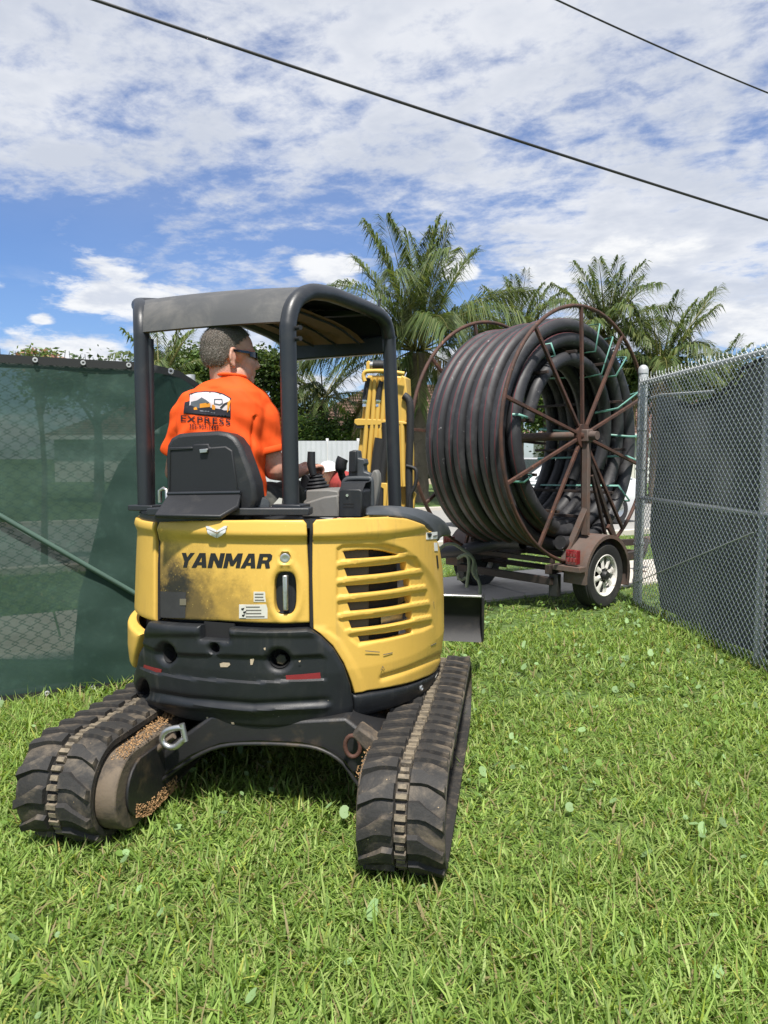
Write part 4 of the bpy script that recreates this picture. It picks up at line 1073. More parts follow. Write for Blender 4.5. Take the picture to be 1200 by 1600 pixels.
for u0, lab in ((0.64, 'right rubber track with worn chevron lugs'), (-0.64, 'left rubber track with worn chevron lugs')):
    path = trackpath()
    mb = MB(); secs = []
    for v, z, a in path:
        nrm = (math.sin(a), math.cos(a))      # outward in (v,z)
        sec = []
        for (x, h) in ((-0.15, -0.026), (-0.15, -0.004), (-0.135, 0.004), (-0.026, 0.004), (-0.02, -0.008), (0.02, -0.008), (0.026, 0.004), (0.135, 0.004), (0.15, -0.004), (0.15, -0.026)):
            sec.append(MP(u0 + x, v + nrm[0] * h, z + nrm[1] * h))
        secs.append(sec)
    secs.append(secs[0]); mb.loft(secs, caps=False)
    trk = mb.build('track', M['rubber'], exc, 40, label=lab)
    NL = 37; tot = len(path)
    for k in range(NL):
        for side in (1, -1):
            v, z, a = path[int((k + (0.5 if side < 0 else 0)) * tot / NL) % tot]
            o = bpy.data.objects.new('lug', lug_mesh[side]); COL.objects.link(o)
            Z = FT * math.sin(a) + UZ * math.cos(a); Y = FT * math.cos(a) - UZ * math.sin(a)
            mw = Matrix.Identity(4)
            for i, c in enumerate((RT, Y, Z)):
                for j in range(3): mw[j][i] = c[j]
            mw.translation = MP(u0, v, z); o.matrix_world = mw
            o.parent = trk; o.matrix_parent_inverse = Matrix(); o.matrix_basis = mw
    trk_inv = Matrix.Translation(-MO)
    # (the track sits in the thing's frame: keep lugs in world place)
    links = MB()
    pth = trackpath(112)
    for i, (v, z, a) in enumerate(pth):
        Z = FT * math.sin(a) + UZ * math.cos(a); Y = FT * math.cos(a) - UZ * math.sin(a)
        w = 0.044 if i % 2 else 0.034
        links.box(MP(u0, v, z) + Z * 0.0, (w, 0.021, 0.020 if i % 2 else 0.012), RT, Y, Z, taper=0.85)
    links.build('guide_link', M['dusty'], trk, 30, kind='stuff')
    # frame, wheels, rollers
    fr = MB(); s = -1 if u0 > 0 else 1
    fr.box(MP(u0, 0, 0.20), (0.16, 1.12, 0.13), RT, FT, UZ); frame = fr.build('track_frame', M['frame_dusty'], exc, 30, 0.01)
    for v in (-(TL - TR_), TL - TR_):
        MB().lathe(MP(u0, v, TR_ + 0.028), RT, [(0.02, -0.11), (0.05, -0.10), (0.055, -0.05), (TR_ - 0.035, -0.045), (TR_ - 0.03, 0.045), (0.055, 0.05), (0.05, 0.10), (0.02, 0.11)], 26).build('wheel', M['frame_dusty'], frame, 40)
    for v in (-0.35, -0.12, 0.12, 0.35):
        MB().lathe(MP(u0, v, 0.085), RT, [(0.001, -0.10), (0.05, -0.10), (0.055, -0.03), (0.035, -0.02), (0.035, 0.02), (0.055, 0.03), (0.05, 0.10), (0.001, 0.10)], 18).build('roller', M['frame_dusty'], frame, 40)
    # inner side plate with a rounded rear end, chips of wood lying in it
    ui = u0 + s * 0.12
    vr_ = 0.0 if u0 < 0 else 0.10
    prof = [(0.55, 0.08), (0.55, 0.30)] + [(-0.635 + vr_ - 0.150 * math.sin(q), 0.205 + 0.150 * math.cos(q)) for q in np.linspace(0.0, math.pi, 14)]
    mb = MB(); mb.prism([MP(ui, v, z) for v, z in prof], tuple(RT * (s * (0.105 if u0 < 0 else 0.06)))); mb.build('side_plate', M['frame_dusty'], frame, 40, 0.008)
    pl = [(0.45, 0.10), (0.45, 0.26)] + [(-0.59 + vr_ - 0.125 * math.sin(q), 0.200 + 0.118 * math.cos(q)) for q in np.linspace(0.2, math.pi, 12)]
    mb = MB(); mb.prism([MP(ui + s * (0.105 if u0 < 0 else 0.06), v, z) for v, z in pl], tuple(RT * (s * 0.012))); mb.build('side_plate', M['frame_black'], frame, 40, 0.004)
    ch = MB(); rr = random.Random(3)
    for k in range(1500 if u0 < 0 else 350):
        if rr.random() < 0.55: v = rr.uniform(-0.70, -0.1) if rr.random() < 0.8 else rr.uniform(-0.1, 0.3); z = 0.358 - (0.9 * max(0, -0.635 - v) ** 1.4) + rr.random() * 0.010; uu = ui + s * (rr.uniform(0.04, 0.105) if u0 < 0 else rr.uniform(0.03, 0.06))
        else: v = rr.uniform(-0.66, -0.32); z = 0.062 + 0.055 * rr.random() ** 2 + 0.8 * max(0, -0.56 - v) ** 1.3; uu = ui + s * (rr.uniform(0.117, 0.120) if u0 < 0 else rr.uniform(0.072, 0.075)); v += vr_
        ax = Vector((rr.gauss(0, 1), rr.gauss(0, 1), rr.gauss(0, 1))).normalized(); bx = ax.orthogonal().normalized()
        ch.box(MP(uu, v, z), (rr.uniform(0.002, 0.009), rr.uniform(0.0015, 0.004), 0.002), ax, bx, ax.cross(bx))
    ch.build('wood_chips', M['chips'], frame, 30, kind='stuff')
# ---- undercarriage between the tracks
UD = -FT
arch = [(232, 1238), (225, 1195), (262, 1168), (300, 1140), (330, 1118), (430, 1128), (540, 1122), (575, 1150), (608, 1175), (604, 1212), (588, 1246), (560, 1226), (536, 1192), (505, 1172), (470, 1164), (400, 1161), (345, 1165), (300, 1183), (262, 1211)]
U0 = MP(0, -0.42, 0.3)
uc = slab('undercarriage', arch, U0, UD, 0.5, M['frame_black'], exc, 0.012)
slab('gusset', [(548, 1150), (560, 1136), (600, 1165), (606, 1205), (580, 1185)], U0 + UD * 0.06, UD, 0.08, M['frame_dusty'], uc, 0.01)
rod = [onplane(a, b, U0 + UD * 0.05, UD) for a, b in ((222, 1192), (254, 1164), (272, 1150))]
MB().tube(rod, 0.013, 8).build('rod', M['frame_dusty'], uc, 60)
low = [onplane(a, b, U0 + UD * 0.02, UD) for a, b in ((226, 1240), (262, 1212), (302, 1184), (345, 1166), (400, 1162), (470, 1165), (505, 1173), (536, 1193), (560, 1227), (586, 1245))]
MB().tube(smoothpath(low), 0.008, 8).build('edge_weld', M['frame_black'], uc, 60)
sk = [onplane(a, b, U0 + UD * 0.10, UD) for a, b in ((287, 1138), (279, 1137), (262, 1141), (254, 1150), (255, 1160), (264, 1167), (275, 1166), (284, 1158), (290, 1153))]
MB().tube(smoothpath(sk), 0.0125, 10).build('shackle', M['steel'], exc, 60)
MB().cyl(onplane(284, 1131, U0 + UD * 0.10, UD), onplane(290, 1158, U0 + UD * 0.10, UD), 0.012, 10).build('shackle_pin', M['steel'], exc, 60)
c = onplane(551, 1166, U0 + UD * 0.05, UD)
MB().tube([c + (RT * math.cos(a) * 0.030 + UZ * math.sin(a) * 0.042) for a in np.linspace(0, 2 * math.pi, 17)[:-1]], 0.009, 8, closed=True).build('tow_eye', M['rust'], uc, 60)
MB().lathe(BC + UZ * 0.36, UZ, [(0.30, 0), (0.34, 0.02), (0.34, 0.06), (0.30, 0.09)], 30).build('slew_ring', M['frame_black'], exc, 40)
# ---- dozer blade held up in front
BLV = 1.62
bl = MB(); secs = []
for u in (-0.80, 0.81):
    sec = []
    for v, z in ((0.00, 0.56), (0.03, 0.50), (0.05, 0.42), (0.05, 0.36), (0.02, 0.28), (-0.01, 0.26), (-0.03, 0.26), (0.0, 0.30), (0.025, 0.36), (0.025, 0.42), (0.005, 0.50), (-0.03, 0.555)):
        sec.append(MP(u, BLV + v, z))
    secs.append(sec)
M['blade_black'] = mat('blade_black', (0.010, 0.010, 0.011), 0.6, var=0.2, dirt=(0.04, 0.034, 0.028), dscale=8, damt=0.5)
bl.loft(secs); blade = bl.build('dozer_blade', M['blade_black'], exc, 40)
MB().bar(MP(-0.80, BLV - 0.02, 0.565), MP(0.81, BLV - 0.02, 0.565), 0.05, 0.014).build('blade_lip', M['steel'], blade, 30, 0.003)
MB().prism([MP(0.81, BLV + v, z) for v, z in ((-0.04, 0.56), (0.10, 0.56), (0.10, 0.26), (-0.02, 0.26))], tuple(RT * 0.014)).build('end_plate', M['frame_black'], blade, 30, 0.003)
for u in (-0.35, 0.35): MB().bar(MP(u, 0.5, 0.24), MP(u, BLV + 0.02, 0.38), 0.07, 0.10).build('blade_arm', M['frame_black'], blade, 30, 0.008)
# ================================================================== REEL TRAILER
TO = Vector((1.585, 7.63, 0)); TRr = Vector((0.66, -0.751, 0)).normalized(); TF = Vector((-TRr.y, TRr.x, 0))
def TP(r, f, z=0.0): return TO + TRr * r + TF * f + UZ * z
trl = thing('reel_trailer', TO, 'rusty low trailer with white spoked wheels carrying the hose reel', 'trailer')
WR = 0.325
def wheel(r, side):
    o = MB()
    prof = [(0.19, -0.085), (0.25, -0.10), (0.295, -0.098), (0.312, -0.085)]
    for k in range(6):
        a = -0.078 + 0.026 * k; prof += [(0.322, a), (WR, a + 0.003), (WR, a + 0.019), (0.322, a + 0.022), (0.313, a + 0.024)]
    prof += [(0.312, 0.085), (0.295, 0.098), (0.25, 0.10), (0.19, 0.085)]
    o.lathe(TP(r, 0, WR), TRr, prof, 44); ty = o.build('wheel', M['tyre'], trl, 30)
    ax = TRr * side; c = TP(r, 0, WR)
    rm = MB(); rm.lathe(c, ax, [(0.195, -0.08), (0.198, 0.075), (0.206, 0.09), (0.200, 0.094), (0.188, 0.088), (0.178, 0.05), (0.170, 0.02)], 40)
    rim = rm.build('rim', M['rim'], ty, 40)
    sp = MB()
    X = TF; Z = UZ
    for k in range(8):
        a = 2 * math.pi * k / 8 + 0.2; dr = X * math.cos(a) + Z * math.sin(a); tn = -X * math.sin(a) + Z * math.cos(a)
        q = []
        for rr, w, h in ((0.07, 0.030, 0.068), (0.125, 0.026, 0.066), (0.180, 0.050, 0.060)):
            q.append([c + dr * rr + tn * w + ax * h, c + dr * rr + ax * (h + 0.012), c + dr * rr - tn * w + ax * h, c + dr * rr + ax * (h - 0.015)])
        sp = MB().loft(q); sp.build('wheel_spoke', M['rim'], rim, 40)
    MB().lathe(c, ax, [(0.175, -0.02), (0.001, -0.02)], 30).build('brake_plate', M['dark_gap'], rim, 40)
    MB().lathe(c, ax, [(0.085, 0.03), (0.085, 0.062), (0.05, 0.07), (0.046, 0.10), (0.038, 0.112), (0.001, 0.114)], 20).build('hub', M['frame_black'], rim, 40)
    for k in range(5):
        a = 2 * math.pi * k / 5; p = c + (X * math.cos(a) + Z * math.sin(a)) * 0.065 + ax * 0.06
        MB().cyl(p, p + ax * 0.018, 0.010, 6).build('wheel_nut', M['steel'], rim, 30)
wheel(0.78, 1); wheel(-0.78, -1)
for side in (1, -1):
    fd = MB(); a0, a1 = -0.35, math.pi + 0.12; sec = []
    for a in np.linspace(a0, a1, 22):
        rr = WR + 0.075; q = []
        for (dr, h) in ((0.66, 0), (0.90, 0), (0.90, -0.035), (0.888, -0.035), (0.888, -0.010), (0.66, -0.010)):
            q.append(TP(side * dr, math.cos(a) * (rr + h), WR + math.sin(a) * (rr + h)))
        sec.append(q)
    fd.loft(sec); fen = fd.build('fender', M['rust_grey'], trl, 40)
    MB().box(TP(side * 0.76, -WR - 0.13, WR + 0.105), (0.30, 0.10, 0.05), TRr, TF, UZ).build('light_bracket', M['rust_grey'], fen, 30, 0.004)
    tl = MB().box(TP(side * 0.80, -WR - 0.13, WR + 0.215), (0.125, 0.06, 0.135), TRr, TF, UZ).build('tail_light', M['red_lens'], trl, 30, 0.006)
    for i in range(3):
        for j in range(2):
            MB().box(TP(side * 0.80 + (i - 1) * 0.036, -WR - 0.162, WR + 0.19 + j * 0.05), (0.030, 0.008, 0.042), TRr, TF, UZ).build('lens_cell', M['red_lens'], tl, 30, 0.004)
    # stand for the axle
    hub = TP(side * 0.72 + 0.0, -0.15, 1.68)
    MB().bar(TP(side * 0.73, -0.15, 0.72), hub + UZ * 0.06, 0.07, 0.05, up=tuple(TF)).build('upright', M['rust_grey'], trl, 30, 0.006)
    MB().bar(TP(side * 0.60, -0.33, 0.45), TP(side * 0.73, -0.15, 0.98), 0.06, 0.05, up=tuple(TF)).build('upright', M['rust_grey'], trl, 30, 0.006)
    MB().bar(TP(side * 0.73, -0.13, 1.48), TP(side * 0.66, 0.60, 0.46), 0.045, 0.04, up=tuple(TRr)).build('strut', M['rust_dark'], trl, 30, 0.004)
    MB().bar(TP(side * 0.72, -0.05, 1.30), TP(side * 0.66, 0.42, 0.46), 0.03, 0.03, up=tuple(TRr)).build('strut', M['rust_dark'], trl, 30, 0.004)
    MB().bar(TP(side * 0.70, 0.30, 0.78), TP(side * 0.66, 0.62, 0.50), 0.05, 0.03, up=tuple(TRr)).build('strut', M['rust'], trl, 30, 0.004)
    MB().box(hub + TRr * (side * 0.0), (0.09, 0.10, 0.12), TRr, TF, UZ).build('bearing', M['rust_grey'], trl, 30, 0.01)
    MB().bar(TP(side * 0.56, -0.52, 0.40), TP(side * 0.56, 1.25, 0.40), 0.06, 0.09).build('side_rail', M['rust_dark'], trl, 30, 0.005)
    MB().bar(TP(side * 0.56, 1.25, 0.40), TP(0.0, 2.35, 0.40), 0.06, 0.08).build('drawbar', M['rust_dark'], trl, 30, 0.005)
    MB().box(TP(side * 0.60, -0.45, 0.25), (0.10, 0.06, 0.22), TRr, TF, UZ).build('jack_leg', M['frame_black'], trl, 30, 0.006)
for f, z in ((-0.50, 0.29), (0.55, 0.40), (1.2, 0.40)):
    MB().bar(TP(-0.6, f, z), TP(0.6, f, z), 0.05, 0.075).build('cross_member', M['rust_dark'], trl, 30, 0.005)
MB().bar(TP(-0.60, -0.40, 0.47), TP(0.55, -0.40, 0.47), 0.05, 0.05).build('cross_member', M['rust_dark'], trl, 30, 0.005)
MB().bar(TP(-1.0, -0.56, 0.44), TP(-0.55, -0.56, 0.44), 0.05, 0.09).build('bumper', M['rust_dark'], trl, 30, 0.005)
MB().cyl(TP(-0.70, 0, WR), TP(0.70, 0, WR), 0.03, 12).build('axle', M['rust_dark'], trl, 60)
MB().box(TP(0, 2.42, 0.42), (0.10, 0.22, 0.09), TRr, TF, UZ).build('coupler', M['rust_grey'], trl, 30, 0.015)
MB().tube([TP(0, 2.2, 0.36), TP(0, 2.2, 0.03)], 0.03, 10).build('jockey_stand', M['rust_grey'], trl, 60)
MB().lathe(TP(0, 2.2, 0.02), UZ, [(0.001, 0), (0.08, 0), (0.08, 0.02), (0.03, 0.03)], 16).build('jockey_foot', M['rust_grey'], trl, 50)

# ------------------------------------------------------------------ steel reel
RO = TP(0.10, -0.15, 1.68); RF = 0.575; RRAD = 1.225
def RP(r, rad, a): return RO + TRr * r + (TF * math.cos(a) + UZ * math.sin(a)) * rad
reel = thing('cable_reel', RO, 'large rusty steel reel with spoked flanges on the trailer', 'reel')
for side, FX in ((1, RF), (-1, RF - 0.035)):
    fl = MB().tube([RP(side * FX, RRAD, a) for a in np.linspace(0, 2 * math.pi, 73)[:-1]], 0.019, 8, closed=True, up=tuple(TRr)).build('flange_ring', M['rust'], reel, 60)
    MB().lathe(RO + TRr * (side * FX), TRr * side, [(0.001, -0.02), (0.115, -0.02), (0.115, 0.02), (0.06, 0.022), (0.055, 0.05), (0.001, 0.05)], 24).build('hub_plate', M['rust'], fl, 40)
    for k in range(10):
        a = R(90 + 36 * k + (3 if side > 0 else 15)); MB().bar(RP(side * FX, 0.06, a), RP(side * FX, RRAD, a), 0.030, 0.030, up=tuple(TRr)).build('spoke', M['rust'], fl, 30, 0.003)
MB().cyl(RO - TRr * 0.82, RO + TRr * 0.74, 0.042, 18).build('axle', M['rust_grey'], reel, 60)
for k in range(10):
    a = R(90 + 36 * k + 9); MB().bar(RP(-RF, 0.805, a), RP(RF, 0.805, a), 0.028, 0.028, up=tuple(TF)).build('drum_bar', M['rust_dark'], reel, 30, 0.003)
    if k % 5 == 0:
        MB().bar(RP(-RF * 0.5, 0.08, a), RP(-RF * 0.5, 0.80, a), 0.026, 0.026, up=tuple(TRr)).build('inner_spoke', M['rust_dark'], reel, 30, 0.003)
# ------------------------------------------------------------------ coil of black pipe
coil = thing('pipe_coil', RO, 'coil of thick black plastic pipe with thin red stripes wound on the reel', 'pipe')
PRAD = 0.068
LAYERS = [(0.925, 7, 1), (1.060, 7, -1)]
# tube cross-section with a narrow red stripe on two sides
def strips(offs):
    angs = []; mats_ = []
    base = [2 * math.pi * k / 18 for k in range(18)]
    cut = []
    for o in offs: cut += [o - 0.038, o + 0.038]
    angs = sorted([a for a in base if all(abs(((a - o + math.pi) % (2 * math.pi)) - math.pi) > 0.10 for o in offs)] + [c % (2 * math.pi) for c in cut])
    for i, a in enumerate(angs):
        b = angs[(i + 1) % len(angs)]; mid = (a + ((b - a) % (2 * math.pi)) / 2) % (2 * math.pi)
        mats_.append(1 if any(abs(((mid - o + math.pi) % (2 * math.pi)) - math.pi) < 0.035 for o in offs) else 0)
    return angs, mats_
for li, (rad, nt, dr) in enumerate(LAYERS):
    path = []; n = int(72 * nt); rr = random.Random(li + 5); ph = [rr.uniform(0, 6.28) for _ in range(6)]
    for i in range(n + 1):
        a = 2 * math.pi * i / 72 * dr + R(250 + 9 * li)
        turn = i / 72
        r = -RF + 0.115 + (2 * RF - 0.20) * (turn / nt)
        wob = 0.018 * math.sin(turn * 2.7 + ph[0]) + 0.012 * math.sin(2 * a + turn + ph[1]) + 0.010 * math.sin(3 * a + turn * 2 + ph[2])
        path.append(RP(r + 0.010 * math.sin(2 * a + ph[3] + turn), rad + wob * 0.7, a))
    mb = MB()
    # frame: 'up' is the reel axis so the stripes keep their side
    mb.tube(path, PRAD, up=tuple(TRr), stripe=strips([R(292), R(222)] if dr < 0 else [R(68), R(150)]))
    mb.build('pipe_layer', [M['pipe'], M['pipe_red']], coil, 60)
# loose ends of the pipe
def pend(pts, nm='pipe_end'):
    q = smoothpath(pts, 6); o = MB().tube(q, PRAD * 0.95, 18, caps=False).build(nm, M['pipe'], coil, 60)
    d = (q[-1] - q[-2]).normalized()
    MB().lathe(q[-1] - d * 0.004, d, [(PRAD * 0.95, 0), (PRAD * 0.97, 0.004), (PRAD * 0.76, 0.004), (PRAD * 0.74, -0.08), (0.001, -0.08)], 18).build('pipe_mouth', M['dark_gap'], o, 50)
pend([RP(0.30, 0.78, R(-25)), RP(0.34, 0.765, R(0)), RP(0.38, 0.76, R(30)), RP(0.42, 0.755, R(60)), RP(0.44, 0.75, R(90)), RP(0.45, 0.74, R(115)), RP(0.45, 0.72, R(140)), RP(0.44, 0.70, R(158)), RP(0.43, 0.69, R(170))])
pend([RP(0.02, 0.78, R(-35)), RP(0.08, 0.77, R(0)), RP(0.14, 0.755, R(35)), RP(0.20, 0.745, R(70)), RP(0.26, 0.74, R(100)), RP(0.30, 0.745, R(130)), RP(0.32, 0.76, R(150))])
pend([RP(0.10, 1.10, R(255)), TP(-0.15, -0.42, 0.58), TP(-0.45, -0.62, 0.50), TP(-0.85, -0.78, 0.44), TP(-1.25, -0.85, 0.42)], 'pipe_tail')
# green strapping round the bundle
def strap(r0, r1, rin, rout, a, twist=0.0, w=0.016):
    pts = [(r0, rin), (r0 + 0.0, rout), (r1, rout), (r1, rin)]
    mb = MB(); secs = []
    for (r, rad) in pts + [pts[0]]:
        for_a = a + twist * (r - r0)
        t = (-TF * math.sin(for_a) + UZ * math.cos(for_a))
        c = RP(r, rad, for_a); secs.append([c - t * w, c + t * w])
    mb.loft(secs, closed=False, caps=False); o = mb.build('strap', M['strap'], coil, 30)
    md = o.modifiers.new('thick', 'SOLIDIFY'); md.thickness = 0.003
for a in (8, 52, 78, 128, 165, 205, 322, 345):
    strap(-RF + 0.01, RF - 0.01, 0.925 - PRAD - 0.008, 1.06 + PRAD + 0.006 if a not in (165, 205, 128) else 0.98, R(a), random.uniform(-0.12, 0.12), 0.011)
for a in (60, 22):
    strap(0.30, RF - 0.0, 0.765 - PRAD - 0.012, 1.05 + PRAD, R(a), 0.2, 0.010)
# ------------------------------------------------------------------ webbing strap over the trailer corner
rp = thing('tie_down_strap', TP(-0.9, -0.6, 0.4), 'olive webbing strap knotted over the trailer corner beside the blade', 'strap')
for pts in ([(684, 862, 7.4), (694, 852, 7.4), (708, 850, 7.4), (722, 858, 7.4), (736, 868, 7.4), (742, 880, 7.35), (745, 900, 7.3), (750, 915, 7.25), (750, 930, 7.2), (749, 940, 7.2)],
            [(715, 873, 7.35), (722, 868, 7.33), (731, 870, 7.3), (733, 885, 7.3), (731, 900, 7.3), (729, 918, 7.3)],
            [(718, 871, 7.34), (730, 866, 7.3), (740, 876, 7.3), (738, 892, 7.3), (745, 905, 7.28)],
            [(716, 895, 7.5), (716, 902, 7.5), (722, 906, 7.5), (728, 902, 7.5)]):
    MB().tube(smoothpath([at(*p) for p in pts]), 0.017, 7).build('strap_length', M['rope'], rp, 60)
# ================================================================== PEOPLE
def remesh(mb, voxel, smooth_it=4, name='body'):
    me = bpy.data.meshes.new(name); me.from_pydata(mb.v, [], mb.f)
    bm = bmesh.new(); bm.from_mesh(me); bmesh.ops.recalc_face_normals(bm, faces=bm.faces); bm.to_mesh(me); bm.free()
    o = bpy.data.objects.new(name, me); COL.objects.link(o)
    md = o.modifiers.new('r', 'REMESH'); md.mode = 'VOXEL'; md.voxel_size = voxel
    md = o.modifiers.new('s', 'SMOOTH'); md.iterations = smooth_it; md.factor = 0.5
    dg = bpy.context.evaluated_depsgraph_get(); dg.update()
    m2 = bpy.data.meshes.new_from_object(o.evaluated_get(dg)); bpy.data.objects.remove(o); bpy.data.meshes.remove(me)
    m2.name = name; return m2
def limb(mb, pts, rads, n=14, flat=False):
    P = smoothpath([Vector(p) for p in pts], 4); N = len(P)
    rr = [float(np.interp(i / (N - 1) * (len(rads) - 1), range(len(rads)), rads)) for i in range(N)]
    mb.tube(P, rr, n)
    if not flat: mb.ball(P[0], rr[0], nu=n, nv=8); mb.ball(P[-1], rr[-1], nu=n, nv=8)
def fromremesh(name, me, m, parent, smooth=179, disp=None):
    if disp:
        co = np.empty(len(me.vertices) * 3); me.vertices.foreach_get('co', co); co = co.reshape(-1, 3)
        no = np.empty(len(me.vertices) * 3); me.vertices.foreach_get('normal', no); no = no.reshape(-1, 3)
        co = co + no * disp(co)[:, None]; me.vertices.foreach_set('co', co.ravel())
    me.materials.clear(); me.materials.append(m); finish(me, smooth); return link(name, me, parent)
def skinmat():
    m = bpy.data.materials.new('skin'); m.use_nodes = True; t = NT(m.node_tree); b = t.n['Principled BSDF']
    co = t.add('ShaderNodeTexCoord').outputs['Object']
    n = t.noise(co, 18, 6, 0.65); n2 = t.noise(co, 220, 3, 0.6)
    c = t.mix(t.smooth(n, 0.3, 0.7), (0.50, 0.235, 0.165), (0.62, 0.33, 0.245)); t.put(b.inputs['Base Color'], c)
    b.inputs['Roughness'].default_value = 0.5
    b.inputs['Subsurface Weight'].default_value = 0.12; b.inputs['Subsurface Radius'].default_value = (0.02, 0.006, 0.003); b.inputs['Subsurface Scale'].default_value = 0.3
    bp = t.add('ShaderNodeBump'); bp.inputs['Strength'].default_value = 0.15; bp.inputs['Distance'].default_value = 0.002
    t.put(bp.inputs['Height'], n2); t.l.new(bp.outputs[0], b.inputs['Normal']); return m
M['skin'] = skinmat()
M['shirt'] = mat('orange_shirt', (0.90, 0.100, 0.014), 0.75, var=0.05, vscale=8, bump=0.06, bscale=400, spec=0.25, transl=0.08)
M['hair'] = mat('grey_hair', (0.12, 0.095, 0.078), 0.8, var=0.5, vscale=120, dirt=(0.15, 0.13, 0.11), dscale=60, dlo=0.4, dhi=0.65, bump=0.8, bscale=260)
M['trouser'] = mat('dark_trousers', (0.045, 0.047, 0.042), 0.85, var=0.3, vscale=14, dirt=(0.10, 0.10, 0.085), dscale=16, dlo=0.5, dhi=0.6)
M['boot'] = mat('tan_boots', (0.14, 0.10, 0.065), 0.8, var=0.2)

op = thing('person', at(350, 800, 3.25), 'person in bright orange t-shirt and sunglasses sitting at the excavator controls', 'person')
OD = 3.24
K = 353.0 * 3.2 / OD
# ---- head: looks to the right
HC = at(361, 556, OD); FA_ = R(62); Fd = Vector((math.sin(FA_), math.cos(FA_), 0)); Fd = (Fd + UZ * 0.02).normalized(); Sd = Fd.cross(UZ).normalized(); Ud = Sd.cross(Fd).normalized()
def hd(f, s, u): return HC + Fd * f + Sd * s + Ud * u
body = MB()
body.ball(hd(-0.012, 0, 0.035), (0.112, 0.086, 0.098), Fd, Sd, Ud, 24, 16)          # skull
body.ball(hd(-0.045, 0, 0.015), (0.080, 0.082, 0.090), Fd, Sd, Ud, 20, 12)
body.ball(hd(0.050, 0, -0.035), (0.058, 0.064, 0.085), Fd, Sd, Ud, 20, 12)           # face
body.ball(hd(0.062, 0, -0.105), (0.040, 0.045, 0.036), Fd, Sd, Ud, 16, 10)           # chin
body.ball(hd(0.025, 0.050, -0.085), (0.050, 0.022, 0.035), Fd, Sd, Ud, 14, 8); body.ball(hd(0.025, -0.050, -0.085), (0.050, 0.022, 0.035), Fd, Sd, Ud, 14, 8)
body.ball(hd(0.085, 0, 0.018), (0.022, 0.055, 0.016), Fd, Sd, Ud, 14, 8)             # brow
limb(body, [hd(0.095, 0, 0.012), hd(0.108, 0, -0.018), hd(0.116, 0, -0.040)], [0.010, 0.013, 0.017], 10)       # nose
body.ball(hd(0.100, 0.014, -0.044), (0.012, 0.010, 0.009), Fd, Sd, Ud, 10, 8); body.ball(hd(0.100, -0.014, -0.044), (0.012, 0.010, 0.009), Fd, Sd, Ud, 10, 8)
body.ball(hd(0.098, 0, -0.071), (0.012, 0.026, 0.007), Fd, Sd, Ud, 12, 8); body.ball(hd(0.096, 0, -0.083), (0.012, 0.023, 0.008), Fd, Sd, Ud, 12, 8)
for s in (1, -1):                                                                    # ears
    c = hd(-0.018, s * 0.088, -0.018)
    E1 = (Fd * -0.5 + Sd * s * 0.5).normalized()
    ringp = [c + Ud * (0.040 * math.sin(q)) + (Fd * -0.018 + Sd * s * 0.012) * math.cos(q) + (Fd * 0.004) for q in np.linspace(-1.9, 2.3, 12)]
    body.tube(ringp, 0.0065, 8); body.ball(c - Ud * 0.030 + Fd * 0.004, (0.009, 0.008, 0.014), Fd, Sd, Ud, 10, 8); body.ball(c, (0.016, 0.008, 0.032), Fd, Sd, Ud, 12, 8)
NB = at(357, 612, OD)
limb(body, [hd(-0.030, 0, -0.04), hd(-0.030, 0, -0.09), NB], [0.068, 0.066, 0.074], 18)
# ---- arms
rs = at(404, 646, OD + 0.02); re = at(428, 733, OD + 0.03); rw = at(466, 737, OD + 0.23); rh = at(483, 731, OD + 0.29)
ls = at(296, 648, OD + 0.05); le = at(273, 738, OD + 0.12); lw = at(292, 752, OD + 0.42)
limb(body, [rs, rs.lerp(re, 0.5), re], [0.060, 0.056, 0.050]); limb(body, [re, re.lerp(rw, 0.35), re.lerp(rw, 0.7), rw], [0.050, 0.052, 0.042, 0.033])
limb(body, [ls, ls.lerp(le, 0.5), le], [0.060, 0.056, 0.046]); limb(body, [le, le.lerp(lw, 0.4), lw], [0.046, 0.048, 0.032])
def hand(wr, fwd, up, thumb_side, curl, sc=1.0):
    """palm and five fingers closing on a stick; fwd along the palm, up the back of the hand"""
    fwd = fwd.normalized(); up = (up - fwd * up.dot(fwd)).normalized(); sd = fwd.cross(up) * thumb_side
    pc = wr + fwd * 0.048 * sc
    body.ball(pc, (0.050 * sc, 0.040 * sc, 0.020 * sc), fwd, sd, up, 16, 10)
    limb(body, [wr - fwd * 0.01, pc], [0.030 * sc, 0.030 * sc], 10)
    for k, (off, ln) in enumerate(((0.032, 0.92), (0.011, 1.0), (-0.011, 0.95), (-0.031, 0.78))):
        p = pc + fwd * 0.036 * sc + sd * off * sc; ang = 0.25; pts = [p]
        for seg, c_ in ((0.040, curl), (0.028, curl * 1.25), (0.022, curl)):
            d = fwd * math.cos(ang) - up * math.sin(ang); p = p + d * seg * ln * sc; pts.append(p); ang += c_
        limb(body, pts, [0.0105 * sc, 0.010 * sc, 0.009 * sc, 0.008 * sc], 8)
    t0 = pc - fwd * 0.022 * sc + sd * 0.034 * sc
    limb(body, [t0, t0 + (sd * 0.7 + fwd * 0.6 - up * 0.25).normalized() * 0.036 * sc, t0 + (sd * 0.55 + fwd * 0.9 - up * 0.55).normalized() * 0.066 * sc], [0.014 * sc, 0.012 * sc, 0.009 * sc], 8)
hand(rw, (rh - rw) + Vector((0.02, 0.03, 0.015)), Vector((-0.15, -0.35, 1)), -1, 0.75, 1.12)
hand(lw, Vector((0.1, 1, -0.1)), Vector((0, 0, 1)), 1, 0.7, 1.1)
